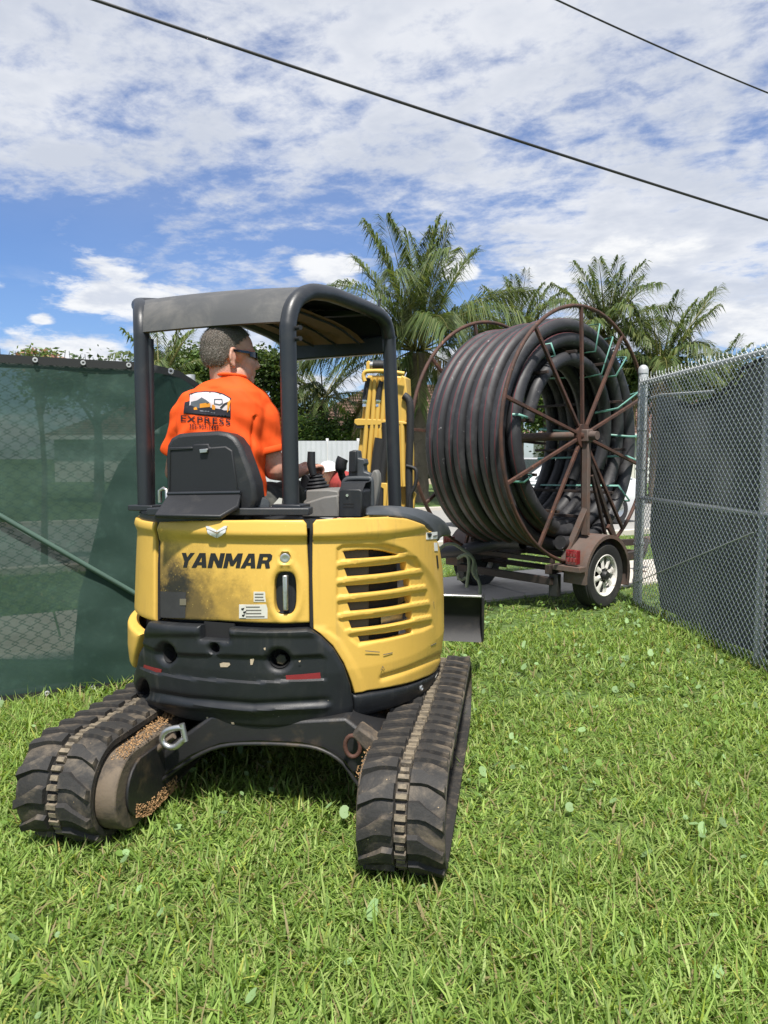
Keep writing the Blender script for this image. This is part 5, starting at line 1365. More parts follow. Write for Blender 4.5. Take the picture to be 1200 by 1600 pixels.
# core of the trunk joins everything into one figure
body.ball(at(350, 655, OD), (0.17, 0.10, 0.14), SR, SF, UZ, 20, 12); limb(body, [at(350, 650, OD), at(348, 720, OD), at(350, 780, OD)], [0.12, 0.12, 0.13], 18)
hp = at(350, 790, OD)
knees = {}
for s in (1, -1):
    hj = hp + SR * (0.10 * s) + UZ * -0.01; kn = hj + SF * 0.46 + SR * (0.06 * s) + UZ * 0.03; an = Vector((kn.x, kn.y, 0.86)) + SF * 0.06
    limb(body, [hj, hj.lerp(kn, 0.5), kn], [0.085, 0.078, 0.058]); limb(body, [kn, kn.lerp(an, 0.4), an], [0.055, 0.055, 0.04]); knees[s] = (hj, kn, an)
fromremesh('body', remesh(body, 0.0058, 3, 'body'), M['skin'], op)
# ---- hair: short, follows the skull
hr = MB(); hr.ball(hd(-0.016, 0, 0.038), (0.118, 0.092, 0.104), Fd, Sd, Ud, 36, 24); hr.ball(hd(-0.050, 0, 0.010), (0.083, 0.085, 0.096), Fd, Sd, Ud, 30, 18)
hm = remesh(hr, 0.006, 2, 'hair'); bm = bmesh.new(); bm.from_mesh(hm); dl = []
for f in bm.faces:
    c = f.calc_center_median() - HC; a, u = c.dot(Fd), c.dot(Ud); s = abs(c.dot(Sd))
    line = -0.055 if a < -0.06 else (-0.055 + (a + 0.06) * 1.6 if a < -0.01 else 0.03 + (a + 0.01) * 0.75)
    if u < line + 0.006 * math.sin(c.x * 300 + c.z * 200): dl.append(f)
bmesh.ops.delete(bm, geom=dl, context='FACES'); bm.to_mesh(hm); bm.free()
hairo = fromremesh('hair', hm, M['hair'], op)
def strands():
    r = np.random.default_rng(4); tri = [(tuple(p.vertices), p.center.copy(), p.normal.copy(), p.area) for p in hm.polygons]
    w = np.array([t[3] for t in tri]); k = r.choice(len(tri), 9000, p=w / w.sum()); V = []; T = []; C = []
    for i in k:
        _, c, nrm, _ = tri[i]; c = c + Vector(r.normal(0, 0.003, 3)); u = (c - HC).dot(Ud)
        ln = float(np.interp(u, [-0.06, 0.0, 0.06, 0.13], [0.002, 0.003, 0.005, 0.008])) * r.uniform(0.7, 1.3)
        d = (nrm * 0.35 - Ud * 0.55 + Fd * (0.3 if u > 0.08 else -0.15) + Vector(r.normal(0, 0.35, 3))).normalized(); s = d.cross(nrm); s = s.normalized() * 0.0011 if s.length > 1e-4 else Sd * 0.001
        b = len(V); V += [tuple(c - s), tuple(c + s), tuple(c + d * ln)]; T.append((b, b + 1, b + 2)); g = r.uniform(0.08, 0.30) if u < 0.03 else r.uniform(0.05, 0.20); C += [(g, g * 0.9, g * 0.78)] * 3
    return np.array(V), np.array(T), np.array(C)
HAIR = strands(); HAIR_PARENT = hairo
# ---- wraparound sunglasses and cap peak
gl = MB(); secs = []
for q in np.linspace(-1.25, 1.25, 17):
    c0 = hd(0.040 + 0.075 * math.cos(q), 0.074 * math.sin(q), 0.0)
    secs.append([c0 + Ud * (0.017 - 0.004 * abs(q)), c0 - Ud * (0.016 - 0.006 * abs(q)), c0 - Ud * (0.016 - 0.006 * abs(q)) + Fd * 0.003, c0 + Ud * (0.017 - 0.004 * abs(q)) + Fd * 0.003])
gl.loft(secs)
for s in (1, -1): gl.bar(hd(0.060, s * 0.074, 0.008), hd(-0.020, s * 0.093, 0.012), 0.006, 0.010, up=tuple(Ud))
gl.build('sunglasses', mat('dark_lens', (0.008, 0.008, 0.009), 0.15, coat=0.5), op, 50)
# ---- shirt
sh = MB()
secs = []
for (y, cx, hw, hdp, dd) in ((588, 361, 25, 0.072, -0.01), (594, 360, 30, 0.080, -0.005), (602, 356, 44, 0.092, 0), (614, 352, 62, 0.112, 0), (632, 349, 71, 0.130, 0), (655, 347, 73, 0.138, 0), (690, 345, 71, 0.140, 0), (735, 348, 68, 0.142, 0), (775, 352, 67, 0.150, 0), (800, 354, 68, 0.155, 0)):
    c = at(cx, y, OD + dd); w = hw / K
    secs.append([c + SR * (w * math.copysign(abs(math.cos(q)) ** 0.85, math.cos(q))) + SF * (hdp * math.copysign(abs(math.sin(q)) ** 0.85, math.sin(q))) for q in [2 * math.pi * k / 28 for k in range(28)]])
sh.loft(secs)
cuffR = at(420, 709, OD + 0.02); cuffL = at(276, 712, OD + 0.09)
limb(sh, [at(392, 632, OD), at(408, 655, OD + 0.01), at(414, 685, OD + 0.015)], [0.082, 0.082, 0.078]); sh.tube([at(410, 670, OD + 0.015), cuffR], [0.079, 0.077], 20)
limb(sh, [at(306, 634, OD + 0.02), at(292, 655, OD + 0.05), at(284, 690, OD + 0.07)], [0.080, 0.078, 0.072]); sh.tube([at(287, 675, OD + 0.06), cuffL], [0.075, 0.072], 20)
for s, q in ((1, at(395, 628, OD)), (-1, at(309, 631, OD + 0.02))): sh.ball(q, (0.085, 0.085, 0.07), nu=18, nv=12)
def wrinkle(co):
    x, y, z = co[:, 0], co[:, 1], co[:, 2]
    px = projn(co)
    w = 0.0035 * np.sin(38 * z + 14 * x + 3 * np.sin(9 * x)) * np.exp(-((px[:, 0] - 395) / 30) ** 2 - ((px[:, 1] - 690) / 45) ** 2) * 2
    w += 0.0030 * np.sin(60 * x - 30 * z + 2 * np.sin(14 * z)) * np.exp(-((px[:, 0] - 282) / 26) ** 2 - ((px[:, 1] - 680) / 50) ** 2) * 1.8
    w += 0.0040 * np.sin(24 * z - 20 * x + 4 * np.sin(7 * x + 5 * z)) * (px[:, 1] > 605)
    w += 0.0045 * np.sin(52 * x + 9 * z + 2.5 * np.sin(11 * z)) * np.exp(-((px[:, 0] - 330) / 60) ** 2 - ((px[:, 1] - 690) / 60) ** 2)
    w += 0.005 * np.exp(-(((px[:, 1] - 628) - (px[:, 0] - 400) * 0.9) / 5.0) ** 2) * np.exp(-((px[:, 0] - 392) / 22) ** 2)
    w += 0.004 * np.sin(34 * z + 26 * x) * np.exp(-((px[:, 0] - 425) / 16) ** 2 - ((px[:, 1] - 680) / 40) ** 2)
    w += 0.0016 * np.sin(70 * z + 40 * x + 30 * y)
    d = np.hypot(px[:, 0] - 412, (px[:, 1] - 660) / 1.4)          # fold under the right arm
    w -= 0.010 * np.exp(-(((px[:, 0] - 393) - (px[:, 1] - 700) * -0.10) / 3.0) ** 2) * ((px[:, 1] > 650) & (px[:, 1] < 745))
    return w
shm = remesh(sh, 0.0065, 5, 'shirt')
shirt = fromremesh('shirt', shm, M['shirt'], op, 179, wrinkle)
# hem line of the sleeve
dv = (cuffR - at(410, 670, OD + 0.015)).normalized()
MB().lathe(cuffR - dv * 0.030, dv, [(0.0775, 0), (0.0795, 0.002), (0.0795, 0.026), (0.077, 0.029), (0.060, 0.028)], 28).build('sleeve_hem', M['shirt'], shirt, 60)
ncp = at(361, 590, OD - 0.01)
MB().tube([ncp + SR * (25.5 / K * math.cos(q)) + SF * (0.074 * math.sin(q)) - UZ * (0.012 * math.sin(q) * 0.6) for q in np.linspace(0, 2 * math.pi, 33)[:-1]], 0.007, 8, closed=True).build('collar', M['shirt'], shirt, 60)
# ---- print on the back, wrapped on to the shirt
bvh = BVHTree.FromPolygons([v.co.copy() for v in shm.vertices], [tuple(p.vertices) for p in shm.polygons])
def onshirt(px, py, off):
    d = ray(px, py).normalized(); h = bvh.ray_cast(CAMP, d)
    if h[0] is None: h = (at(px, py, OD - 0.12),)
    return h[0] - d * off
def printpatch(name, outline, m, off, holes=(), res=2.5, parent=None):
    V, T, _ = patch(outline, holes, res)
    return raw(name, [tuple(onshirt(a, b, off)) for a, b in V], [tuple(t) for t in T.tolist()], m, parent or shirt, 179)
def flat(name, c): return mat(name, c, 0.8, var=0.1, vscale=60, spec=0.2)
INK = {'white': flat('print_white', (0.56, 0.50, 0.52)), 'dark': flat('print_dark', (0.022, 0.022, 0.030)), 'slate': flat('print_slate', (0.085, 0.10, 0.115)), 'gold': flat('print_gold', (0.65, 0.26, 0.03)), 'grey': flat('print_grey2', (0.22, 0.23, 0.27)), 'maroon': flat('print_maroon', (0.16, 0.02, 0.015))}
def pz(p): return (270 + p[0] * 110 / 1200, 590 + p[1] * 100 / 1091)
def pr(name, pts, ink, off, holes=()): return printpatch(name, [pz(p) for p in pts], INK[ink], off, [[pz(p) for p in h] for h in holes])
pic = pr('print_border', [(275, 275), (400, 240), (560, 228), (720, 235), (860, 270), (1000, 350), (985, 370), (985, 690), (180, 610), (200, 420), (290, 395)], 'dark', 0.0030)
pr('print_sky', [(292, 292), (420, 255), (560, 246), (710, 252), (850, 288), (975, 358), (972, 560), (215, 540), (285, 470)], 'white', 0.0042)
pr('print_hill', [(300, 470), (310, 410), (360, 400), (420, 385), (490, 335), (560, 375), (620, 420), (640, 520), (300, 520)], 'slate', 0.0054)
pr('print_ground', [(205, 500), (300, 470), (420, 520), (640, 510), (830, 540), (975, 600), (975, 665), (200, 598)], 'dark', 0.0066)
pr('print_machine', [(460, 445), (560, 430), (640, 440), (635, 500), (460, 515)], 'gold', 0.0078)
pr('print_machine', [(355, 515), (400, 500), (420, 545), (360, 548)], 'gold', 0.0078)
pr('print_machine', [(665, 465), (700, 460), (725, 500), (715, 550), (670, 540)], 'gold', 0.0078)
pr('print_cab', [(700, 360), (845, 360), (855, 440), (800, 470), (700, 450)], 'slate', 0.0066, [[(720, 378), (830, 378), (838, 430), (795, 452), (718, 436)]])
pr('print_arm', [(800, 510), (870, 440), (940, 410), (950, 430), (890, 460), (825, 525)], 'dark', 0.0078)
pr('print_arm', [(930, 430), (975, 380), (985, 400), (950, 560), (925, 600)], 'gold', 0.0078)
pr('print_line', [(460, 560), (620, 570), (620, 582), (460, 572)], 'grey', 0.0078); pr('print_line', [(650, 590), (720, 597), (720, 608), (650, 601)], 'grey', 0.0078)
def textprint(s, x0, y0, x1, y1, h, m, off, bold, slant=0.0):
    cu = bpy.data.curves.new('t', 'FONT'); cu.body = s; cu.size = 1.0; cu.space_character = 1.12; cu.offset = bold; cu.resolution_u = 3
    o = bpy.data.objects.new('t', cu); COL.objects.link(o); dg = bpy.context.evaluated_depsgraph_get(); dg.update()
    me = bpy.data.meshes.new_from_object(o.evaluated_get(dg)); bpy.data.objects.remove(o)
    bm = bmesh.new(); bm.from_mesh(me); bmesh.ops.triangulate(bm, faces=bm.faces); bmesh.ops.subdivide_edges(bm, edges=[e for e in bm.edges if e.calc_length() > 0.25], cuts=2); bmesh.ops.triangulate(bm, faces=bm.faces); bm.to_mesh(me); bm.free()
    co = np.array([v.co[:] for v in me.vertices]); lo = co.min(0); hi = co.max(0)
    for v in me.vertices:
        tx = (v.co.x - lo[0]) / (hi[0] - lo[0]); ty = (v.co.y - lo[1]) / (hi[1] - lo[1])
        P = onshirt(x0 + (x1 - x0) * tx, (y0 + (y1 - y0) * tx) - ty * h, off); v.co = P
    me.materials.clear(); me.materials.append(m); finish(me, None); return link('print_text', me, shirt)
textprint('EXPRESS', 282.5, 658.5, 360, 664.5, 10.0, INK['dark'], 0.0045, 0.006)
textprint('305-907-1447', 296, 669.5, 341.5, 672.0, 7.6, INK['dark'], 0.0035, 0.004)
# ---- trousers and boots
tr = MB()
tr.ball(hp + UZ * -0.01, (0.185, 0.16, 0.12), SR, SF, UZ, 22, 14)
for s in (1, -1):
    hj, kn, an = knees[s]; limb(tr, [hj, hj.lerp(kn, 0.5), kn], [0.105, 0.098, 0.078]); limb(tr, [kn, kn.lerp(an, 0.5), an], [0.078, 0.078, 0.070])
fromremesh('trousers', remesh(tr, 0.009, 4, 'trousers'), M['trouser'], op, 179, lambda co: 0.004 * np.sin(45 * co[:, 0] + 30 * co[:, 2]) + 0.004 * np.sin(60 * co[:, 1] - 25 * co[:, 2]))
for s in (1, -1):
    an = knees[s][2]; bt = MB(); limb(bt, [an + UZ * 0.05, an - UZ * 0.02, an - UZ * 0.045 + SF * 0.10, an - UZ * 0.05 + SF * 0.17], [0.062, 0.060, 0.048, 0.040]); fromremesh('boot', remesh(bt, 0.01, 3, 'boot'), M['boot'], op)

# ---- second worker, bending down by the trailer drawbar, seen past the levers
def worker():
    h = at(513, 741, 8.6); w = thing('person', (h.x + 0.25, h.y + 0.1, 0), 'person in white hard hat and red shirt bending down beyond the control levers', 'person')
    G = Vector((0.85, 0.1, 0)).normalized(); S = G.cross(UZ)
    fx = -G                                   # faces left, leaning forward
    hip = Vector((h.x + 0.62, h.y + 0.12, 0.98)); neck = h + G * 0.10 - UZ * 0.08
    b = MB(); b.ball(h, (0.098, 0.082, 0.118), fx, S, UZ, 20, 14); limb(b, [h - UZ * 0.04 + G * 0.03, neck, neck.lerp(hip, 0.12)], [0.06, 0.06, 0.07])
    b.ball(h + fx * 0.10 - UZ * 0.02, (0.018, 0.014, 0.022), fx, S, UZ, 10, 8)
    for s in (1, -1):
        b.ball(h + S * (0.082 * s) - UZ * 0.01, (0.016, 0.010, 0.03), fx, S, UZ, 10, 8)
        sj = neck.lerp(hip, 0.15) + S * (0.19 * s); el = sj + Vector((0.02, 0, -0.30)); wr = el + fx * 0.16 - UZ * 0.20
        limb(b, [sj, el, wr], [0.055, 0.045, 0.032]); b.ball(wr + fx * 0.05 - UZ * 0.04, (0.03, 0.04, 0.055), fx, S, UZ, 12, 8)
        for k in range(4): limb(b, [wr + fx * 0.05 - UZ * 0.08 + S * (0.012 * (k - 1.5)), wr + fx * 0.06 - UZ * 0.12 + S * (0.013 * (k - 1.5)), wr + fx * 0.03 - UZ * 0.14 + S * (0.013 * (k - 1.5))], [0.010, 0.009, 0.008], 8)
        limb(b, [wr + fx * 0.06, wr + fx * 0.10 - UZ * 0.05], [0.012, 0.010], 8)
        hj = hip + S * (0.10 * s); kn = Vector((hj.x - 0.08, hj.y, 0.52)); an = Vector((hj.x + 0.02, hj.y, 0.08)); limb(b, [hj, kn, an], [0.09, 0.06, 0.045])
    limb(b, [neck.lerp(hip, 0.1), neck.lerp(hip, 0.5), hip], [0.13, 0.15, 0.15], 18)
    fromremesh('body', remesh(b, 0.011, 3, 'body'), M['skin'], w)
    t = MB(); limb(t, [neck.lerp(hip, 0.08), neck.lerp(hip, 0.5), hip], [0.15, 0.175, 0.17], 18)
    for s in (1, -1):
        sj = neck.lerp(hip, 0.15) + S * (0.19 * s); limb(t, [sj, sj + Vector((0.015, 0, -0.20))], [0.075, 0.07])
    fromremesh('shirt', remesh(t, 0.012, 4, 'shirt'), mat('red_shirt', (0.30, 0.035, 0.03), 0.8, var=0.15), w)
    t = MB(); t.ball(hip, (0.18, 0.16, 0.14), fx, S, UZ)
    for s in (1, -1):
        hj = hip + S * (0.10 * s); kn = Vector((hj.x - 0.08, hj.y, 0.52)); an = Vector((hj.x + 0.02, hj.y, 0.12)); limb(t, [hj, kn, an], [0.11, 0.085, 0.075])
    fromremesh('trousers', remesh(t, 0.014, 4, 'trousers'), M['trouser'], w)
    for s in (1, -1):
        an = Vector((hip.x + 0.02, hip.y, 0.06)) + S * (0.10 * s); bt = MB(); limb(bt, [an + UZ * 0.07, an, an + fx * 0.12 - UZ * 0.01, an + fx * 0.18 - UZ * 0.015], [0.06, 0.058, 0.05, 0.042]); fromremesh('boot', remesh(bt, 0.012, 3, 'boot'), M['boot'], w)
    hat = MB(); tp_ = (UZ + fx * 0.15).normalized()
    hat.lathe(h + UZ * 0.035, tp_, [(0.135, -0.004), (0.138, 0.002), (0.112, 0.010), (0.108, 0.045), (0.092, 0.085), (0.060, 0.112), (0.02, 0.122), (0.001, 0.123)], 26)
    hat.build('hard_hat', M['white'], w, 50)
worker()
# ================================================================== BACKGROUND
M['house_wall'] = mat('house_wall', (0.52, 0.42, 0.33), 0.85, var=0.06, bump=0.1, bscale=30)
M['house_wall2'] = mat('house_wall_white', (0.62, 0.60, 0.55), 0.85, var=0.06)
M['roof_tile'] = mat('brown_roof', (0.165, 0.095, 0.075), 0.85, var=0.2, vscale=2, dirt=(0.10, 0.075, 0.065), dscale=1.5, bump=0.5, bscale=9)
M['glass'] = mat('window_glass', (0.03, 0.04, 0.045), 0.08, spec=0.8)
M['trim'] = mat('white_trim', (0.66, 0.65, 0.62), 0.6)
def house(x0, x1, y0, y1, eave, ridge, wallm, label, wins, doors):
    c = Vector(((x0 + x1) / 2, (y0 + y1) / 2, 0)); h = thing('house', (c.x, y0, 0), label, 'house')
    MB().box((c.x, c.y, eave / 2), (x1 - x0, y1 - y0, eave)).build('wall', wallm, h, 30)
    ov = 0.6; mb = MB(); d = (y1 - y0) / 2 + ov
    a = [(x0 - ov, y0 - ov, eave), (x1 + ov, y0 - ov, eave), (x1 + ov, y1 + ov, eave), (x0 - ov, y1 + ov, eave)]
    b = mb.verts(a + [(x0 - ov + d, c.y, ridge), (x1 + ov - d, c.y, ridge)])
    for q in ((0, 1, 5, 4), (1, 2, 5), (2, 3, 4, 5), (3, 0, 4), (3, 2, 1, 0)): mb.face([b + i for i in q])
    rf = mb.build('roof', M['roof_tile'], h, 30)
    n = 16                                                       # courses of tiles
    for k in range(1, n):
        t = k / n; p = [Vector(a[0]).lerp(Vector((x0 - ov + d, c.y, ridge)), t), Vector(a[1]).lerp(Vector((x1 + ov - d, c.y, ridge)), t)]
        MB().bar(p[0] + Vector((0, -0.02, 0.02)), p[1] + Vector((0, -0.02, 0.02)), 0.10, 0.06).build('tile_course', M['roof_tile'], rf, 30)
    MB().box((c.x, y0 - ov - 0.03, eave - 0.08), (x1 - x0 + 2 * ov, 0.06, 0.24)).build('fascia', M['trim'], h, 30)
    for (wx, wz, ww, wh) in wins:
        w = MB(); w.box((wx, y0 - 0.03, wz), (ww + 0.16, 0.08, wh + 0.16)); wo = w.build('window', M['trim'], h, 30)
        k = max(1, int(ww / 0.8))
        for i in range(k):
            for j in (0, 1):
                MB().box((wx - ww / 2 + (i + 0.5) * ww / k, y0 - 0.075, wz + (j - 0.5) * wh / 2), (ww / k - 0.06, 0.02, wh / 2 - 0.05)).build('pane', M['glass'], wo, 30)
    for (dx, dw, dh) in doors:
        do = MB().box((dx, y0 - 0.04, dh / 2), (dw, 0.08, dh)).build('door', M['trim'], h, 30, 0.01)
        MB().ball((dx + dw * 0.38, y0 - 0.11, 1.0), 0.04).build('handle', M['steel'], do, 60)
house(-5.2, 7.6, 40, 49, 2.75, 5.9, M['house_wall'], 'low house with a brown hipped roof behind the tallest palm', [(2.1, 1.55, 1.5, 1.3), (5.2, 1.5, 1.6, 1.3), (-2.5, 1.5, 1.6, 1.3)], [(3.7, 0.95, 2.1)])
house(10.5, 24, 42, 51, 2.8, 5.4, M['house_wall2'], 'white walled house with brown roof seen through the reel', [(12.5, 1.5, 1.8, 1.3), (17, 1.5, 1.8, 1.3)], [(15, 0.95, 2.1)])
house(-20, -7.6, 44, 52, 2.75, 5.2, M['house_wall2'], 'far house with low brown roof beside the broadleaf trees', [(-9, 1.5, 1.6, 1.3), (-14, 1.5, 1.6, 1.3)], [(-11.5, 0.95, 2.1)])
# white ribbed fence
M['dull_white'] = mat('dull_white', (0.48, 0.50, 0.51), 0.6, var=0.12, vscale=2)
wf = thing('white_fence', (-2.0, 20, 0), 'white ribbed panel fence below the hedge', 'fence')
for k in range(5):
    xa = -4.1 + k * 0.85
    mb = MB(); prof = []
    for i in range(13): x = xa + 0.83 * i / 12; prof.append((x, 20 + (0.02 if i % 2 else -0.02)))
    lo = [(x, y, 0.05) for x, y in prof]; hi = [(x, y, 1.93) for x, y in prof]
    mb.loft([lo + [(x, y + 0.02, 0.05) for x, y in prof[::-1]], hi + [(x, y + 0.02, 1.93) for x, y in prof[::-1]]]); mb.build('panel', M['dull_white'], wf, 20)
for k in range(6): MB().box((-4.115 + k * 0.85, 20.06, 1.0), (0.07, 0.07, 2.0)).build('post', M['white'], wf, 30)
# ------------------------------------------------------------------ parked white car
def car(c, hdg, label):
    F = Vector((math.cos(hdg), math.sin(hdg), 0)); S = Vector((-F.y, F.x, 0)); c = Vector(c)
    P = lambda f, s, z: c + F * f + S * s + UZ * z
    o = thing('parked_car', c, label, 'car')
    paint = mat('white_car_paint', (0.70, 0.71, 0.72), 0.25, coat=0.8)
    def sec(f, w, zs): # cross-section with rounded shoulders
        z0, z1 = zs; return [P(f, -w * 0.92, z0), P(f, -w, z0 + (z1 - z0) * 0.35), P(f, -w * 0.98, z0 + (z1 - z0) * 0.75), P(f, -w * 0.86, z1), P(f, w * 0.86, z1), P(f, w * 0.98, z0 + (z1 - z0) * 0.75), P(f, w, z0 + (z1 - z0) * 0.35), P(f, w * 0.92, z0)]
    mb = MB(); mb.loft([sec(-2.28, 0.70, (0.42, 0.82)), sec(-2.18, 0.84, (0.30, 0.98)), sec(-1.6, 0.90, (0.24, 1.02)), sec(0, 0.92, (0.22, 0.99)), sec(1.1, 0.91, (0.24, 0.96)), sec(1.9, 0.86, (0.28, 0.84)), sec(2.2, 0.72, (0.36, 0.72)), sec(2.28, 0.55, (0.42, 0.64))])
    bo = mb.build('body', paint, o, 40, 0.02)
    mb = MB(); g = lambda f, w, z: [P(f, -w, z), P(f, w, z)]
    pr = [(-1.95, 0.78, 1.00), (-1.35, 0.66, 1.40), (-0.6, 0.64, 1.47), (0.2, 0.64, 1.46), (1.15, 0.78, 0.97)]
    mb.loft([[P(-1.95, -0.80, 0.98), P(-1.35, -0.66, 1.40), P(-0.6, -0.64, 1.47), P(0.2, -0.64, 1.45), P(1.15, -0.80, 0.96)], [P(-1.95, 0.80, 0.98), P(-1.35, 0.66, 1.40), P(-0.6, 0.64, 1.47), P(0.2, 0.64, 1.45), P(1.15, 0.80, 0.96)]])
    mb.build('roof', paint, bo, 40, 0.03)
    for s in (1, -1):
        for q in (((-1.62, 1.05), (-1.22, 1.36), (-0.62, 1.41), (-0.58, 1.04)), ((-0.50, 1.04), (-0.54, 1.41), (0.16, 1.39), (0.85, 1.03))):
            mb = MB(); mb.prism([P(f, s * (0.80 - (z - 1.0) * 0.33 + 0.012), z) for f, z in q], tuple(S * (-s * 0.01))); mb.build('side_window', M['glass'], bo, 30)
        for f in (-1.38, 1.38):
            w = MB().lathe(P(f, s * 0.80, 0.32), S * s, [(0.18, -0.1), (0.29, -0.1), (0.32, -0.07), (0.32, 0.07), (0.29, 0.10), (0.20, 0.09)], 26).build('wheel', M['tyre'], o, 40)
            MB().lathe(P(f, s * 0.80, 0.32), S * s, [(0.20, 0.08), (0.17, 0.10), (0.06, 0.06), (0.001, 0.07)], 20).build('rim', M['steel'], w, 40)
        MB().box(P(-2.22, s * 0.62, 0.80), (0.10, 0.26, 0.14), F, S, UZ).build('tail_light', M['red_lens'], o, 30, 0.02)
        MB().box(P(2.14, s * 0.60, 0.66), (0.16, 0.26, 0.12), F, S, UZ).build('headlight', M['chrome'], o, 30, 0.02)
    for (f0, z0, f1, z1) in ((0.32, 1.41, 1.05, 1.03), (-1.86, 1.05, -1.42, 1.37)):
        mb = MB(); n_ = Vector((0, 0, 0.015)) + F * (0.012 if f0 > 0 else -0.012)
        mb.prism([P(f0, -0.58, z0) + n_, P(f0, 0.58, z0) + n_, P(f1, 0.68, z1) + n_, P(f1, -0.68, z1) + n_], tuple(-n_ * 0.5)); mb.build('windscreen', M['glass'], bo, 30)
car((3.5, 16.0, 0.012), math.atan2(SD.y, SD.x) + math.pi, 'white car parked in the street behind the reel')

# ------------------------------------------------------------------ leaf meshes from arrays
def trimesh(name, V, T, C, m, parent=None, smooth=None, **tags):
    me = bpy.data.meshes.new(name); nv, nt = len(V), len(T)
    me.vertices.add(nv); me.vertices.foreach_set('co', np.ascontiguousarray(V, np.float32).ravel())
    me.loops.add(nt * 3); me.loops.foreach_set('vertex_index', np.ascontiguousarray(T, np.int32).ravel())
    me.polygons.add(nt); me.polygons.foreach_set('loop_start', np.arange(0, nt * 3, 3, dtype=np.int32))
    try: me.polygons.foreach_set('loop_total', np.full(nt, 3, np.int32))
    except Exception: pass
    me.update(calc_edges=True)
    at_ = me.attributes.new('tint', 'FLOAT_COLOR', 'POINT')
    at_.data.foreach_set('color', np.concatenate([C, np.ones((nv, 1))], 1).astype(np.float32).ravel())
    me.materials.append(m)
    if smooth: me.polygons.foreach_set('use_smooth', [True] * nt)
    return link(name, me, parent, 0, **tags)
M['leaf'] = leafmat('tree_leaf', 0.30)
M['palm_leaf'] = leafmat('palm_leaf', 0.30, 0.4, 0.5)
M['grass'] = leafmat('grass_blade', 0.42, 0.55, 0.3)
trimesh('hair_strands', *HAIR, leafmat('hair_strand', 0.05, 0.5, 0.4), HAIR_PARENT, kind='stuff')
M['bark'] = mat('bark', (0.10, 0.075, 0.055), 0.9, var=0.3, bump=0.6, bscale=14)
M['palm_bark'] = mat('palm_bark', (0.145, 0.115, 0.085), 0.9, var=0.3, dirt=(0.06, 0.045, 0.035), dscale=5, bump=0.6, bscale=12)
def leaves(N, centers, spread, size, cols, r, shape=0.5):
    """N diamond leaves around cluster centres"""
    k = r.integers(0, len(centers), N); P = centers[k] + r.normal(0, 1, (N, 3)) * spread[k][:, None]
    a = r.normal(0, 1, (N, 3)); a /= np.linalg.norm(a, axis=1)[:, None]; a[:, 2] = a[:, 2] * 0.6 - 0.15
    b = np.cross(a, r.normal(0, 1, (N, 3))); b /= np.linalg.norm(b, axis=1)[:, None] + 1e-9
    s = size * r.uniform(0.6, 1.3, N)[:, None]
    V = np.stack([P, P + a * s * 0.5 + b * s * 0.5 * shape, P + a * s, P + a * s * 0.5 - b * s * 0.5 * shape], 1).reshape(-1, 3)
    i = np.arange(N) * 4; T = np.concatenate([np.stack([i, i + 1, i + 2], 1), np.stack([i, i + 2, i + 3], 1)])
    ck = cols[r.integers(0, len(cols), N)] * r.uniform(0.7, 1.3, N)[:, None] * (0.8 + 0.4 * r.random(len(centers)))[k][:, None]
    return V, T, np.repeat(np.clip(ck, 0, 1), 4, 0)
GREENS = np.array([(0.045, 0.085, 0.018), (0.065, 0.115, 0.022), (0.085, 0.135, 0.028), (0.035, 0.070, 0.018), (0.11, 0.15, 0.035)])
def tree(px, py, rx, ry, depth, label, name='broadleaf_tree', N=9000, cols=GREENS, leaf=0.17, seed=1, flat=0.8, cat='tree', group='trees beyond the fences', trunk=True, shape=0.5):
    r = np.random.default_rng(seed); c = np.array(at(px, py, depth)); k = depth / FPX; Rx, Rz = rx * k, ry * k
    o = thing(name, (c[0], c[1], 0), label, cat, group)
    nc = 46; d = r.normal(0, 1, (nc, 3)); d /= np.linalg.norm(d, axis=1)[:, None]
    d[:, 2] = np.where(d[:, 2] < -0.5, -d[:, 2], d[:, 2])
    rad = r.uniform(0.35, 1.0, nc) ** 0.6
    cen = c + d * rad[:, None] * np.array([Rx * 0.86, Rx * 0.86 * flat, Rz * 0.86])
    sp = r.uniform(0.10, 0.22, nc) * (Rx + Rz) * 0.55
    V, T, C = leaves(N, cen, sp, leaf, cols, r, shape)
    V[:, 2] = np.maximum(V[:, 2], 0.02)
    trimesh('crown', V, T, C, M['leaf'], o)
    base = Vector((c[0], c[1], 0)); topc = Vector(c)
    tb = MB(); h = max(0.3, c[2] - Rz * 0.35)
    tr = 0.05 * max(Rx, 0.6)
    tb.tube([base, base + UZ * h * 0.5 + Vector((0.05, 0, 0)), base + UZ * h], [tr * 1.5, tr * 1.1, tr * 0.8], 9)
    for i in range(9):
        e = Vector(cen[i * 5]); s = base + UZ * h * (0.7 + 0.3 * r.random()); tb.tube([s, s.lerp(e, 0.5) + UZ * 0.1, e], [tr * 0.55, tr * 0.35, tr * 0.12], 6)
    tb.build('trunk', M['bark'], o, 60)
tree(296, 596, 74, 46, 22, 'broad mid green tree behind the operator and the left fence', seed=1, N=10000)
tree(408, 596, 44, 52, 25, 'tall dark tree crown just right of the operator head', seed=2, N=9000, cols=GREENS * 0.8)
tree(440, 668, 46, 52, 27, 'dark bushy tree behind the rear canopy post', seed=3, N=7000, cols=GREENS * 0.75)
tree(240, 590, 40, 36, 26, 'small tree behind the left canopy post', seed=4, N=5000, cols=GREENS * 1.05)
tree(505, 684, 78, 30, 24, 'dense green hedge bush above the white fence', 'hedge_bush', seed=5, N=9000, leaf=0.14, cols=GREENS * 1.1)
tree(575, 690, 34, 36, 27, 'green bush behind the excavator boom', 'hedge_bush', seed=6, N=4000, leaf=0.14)
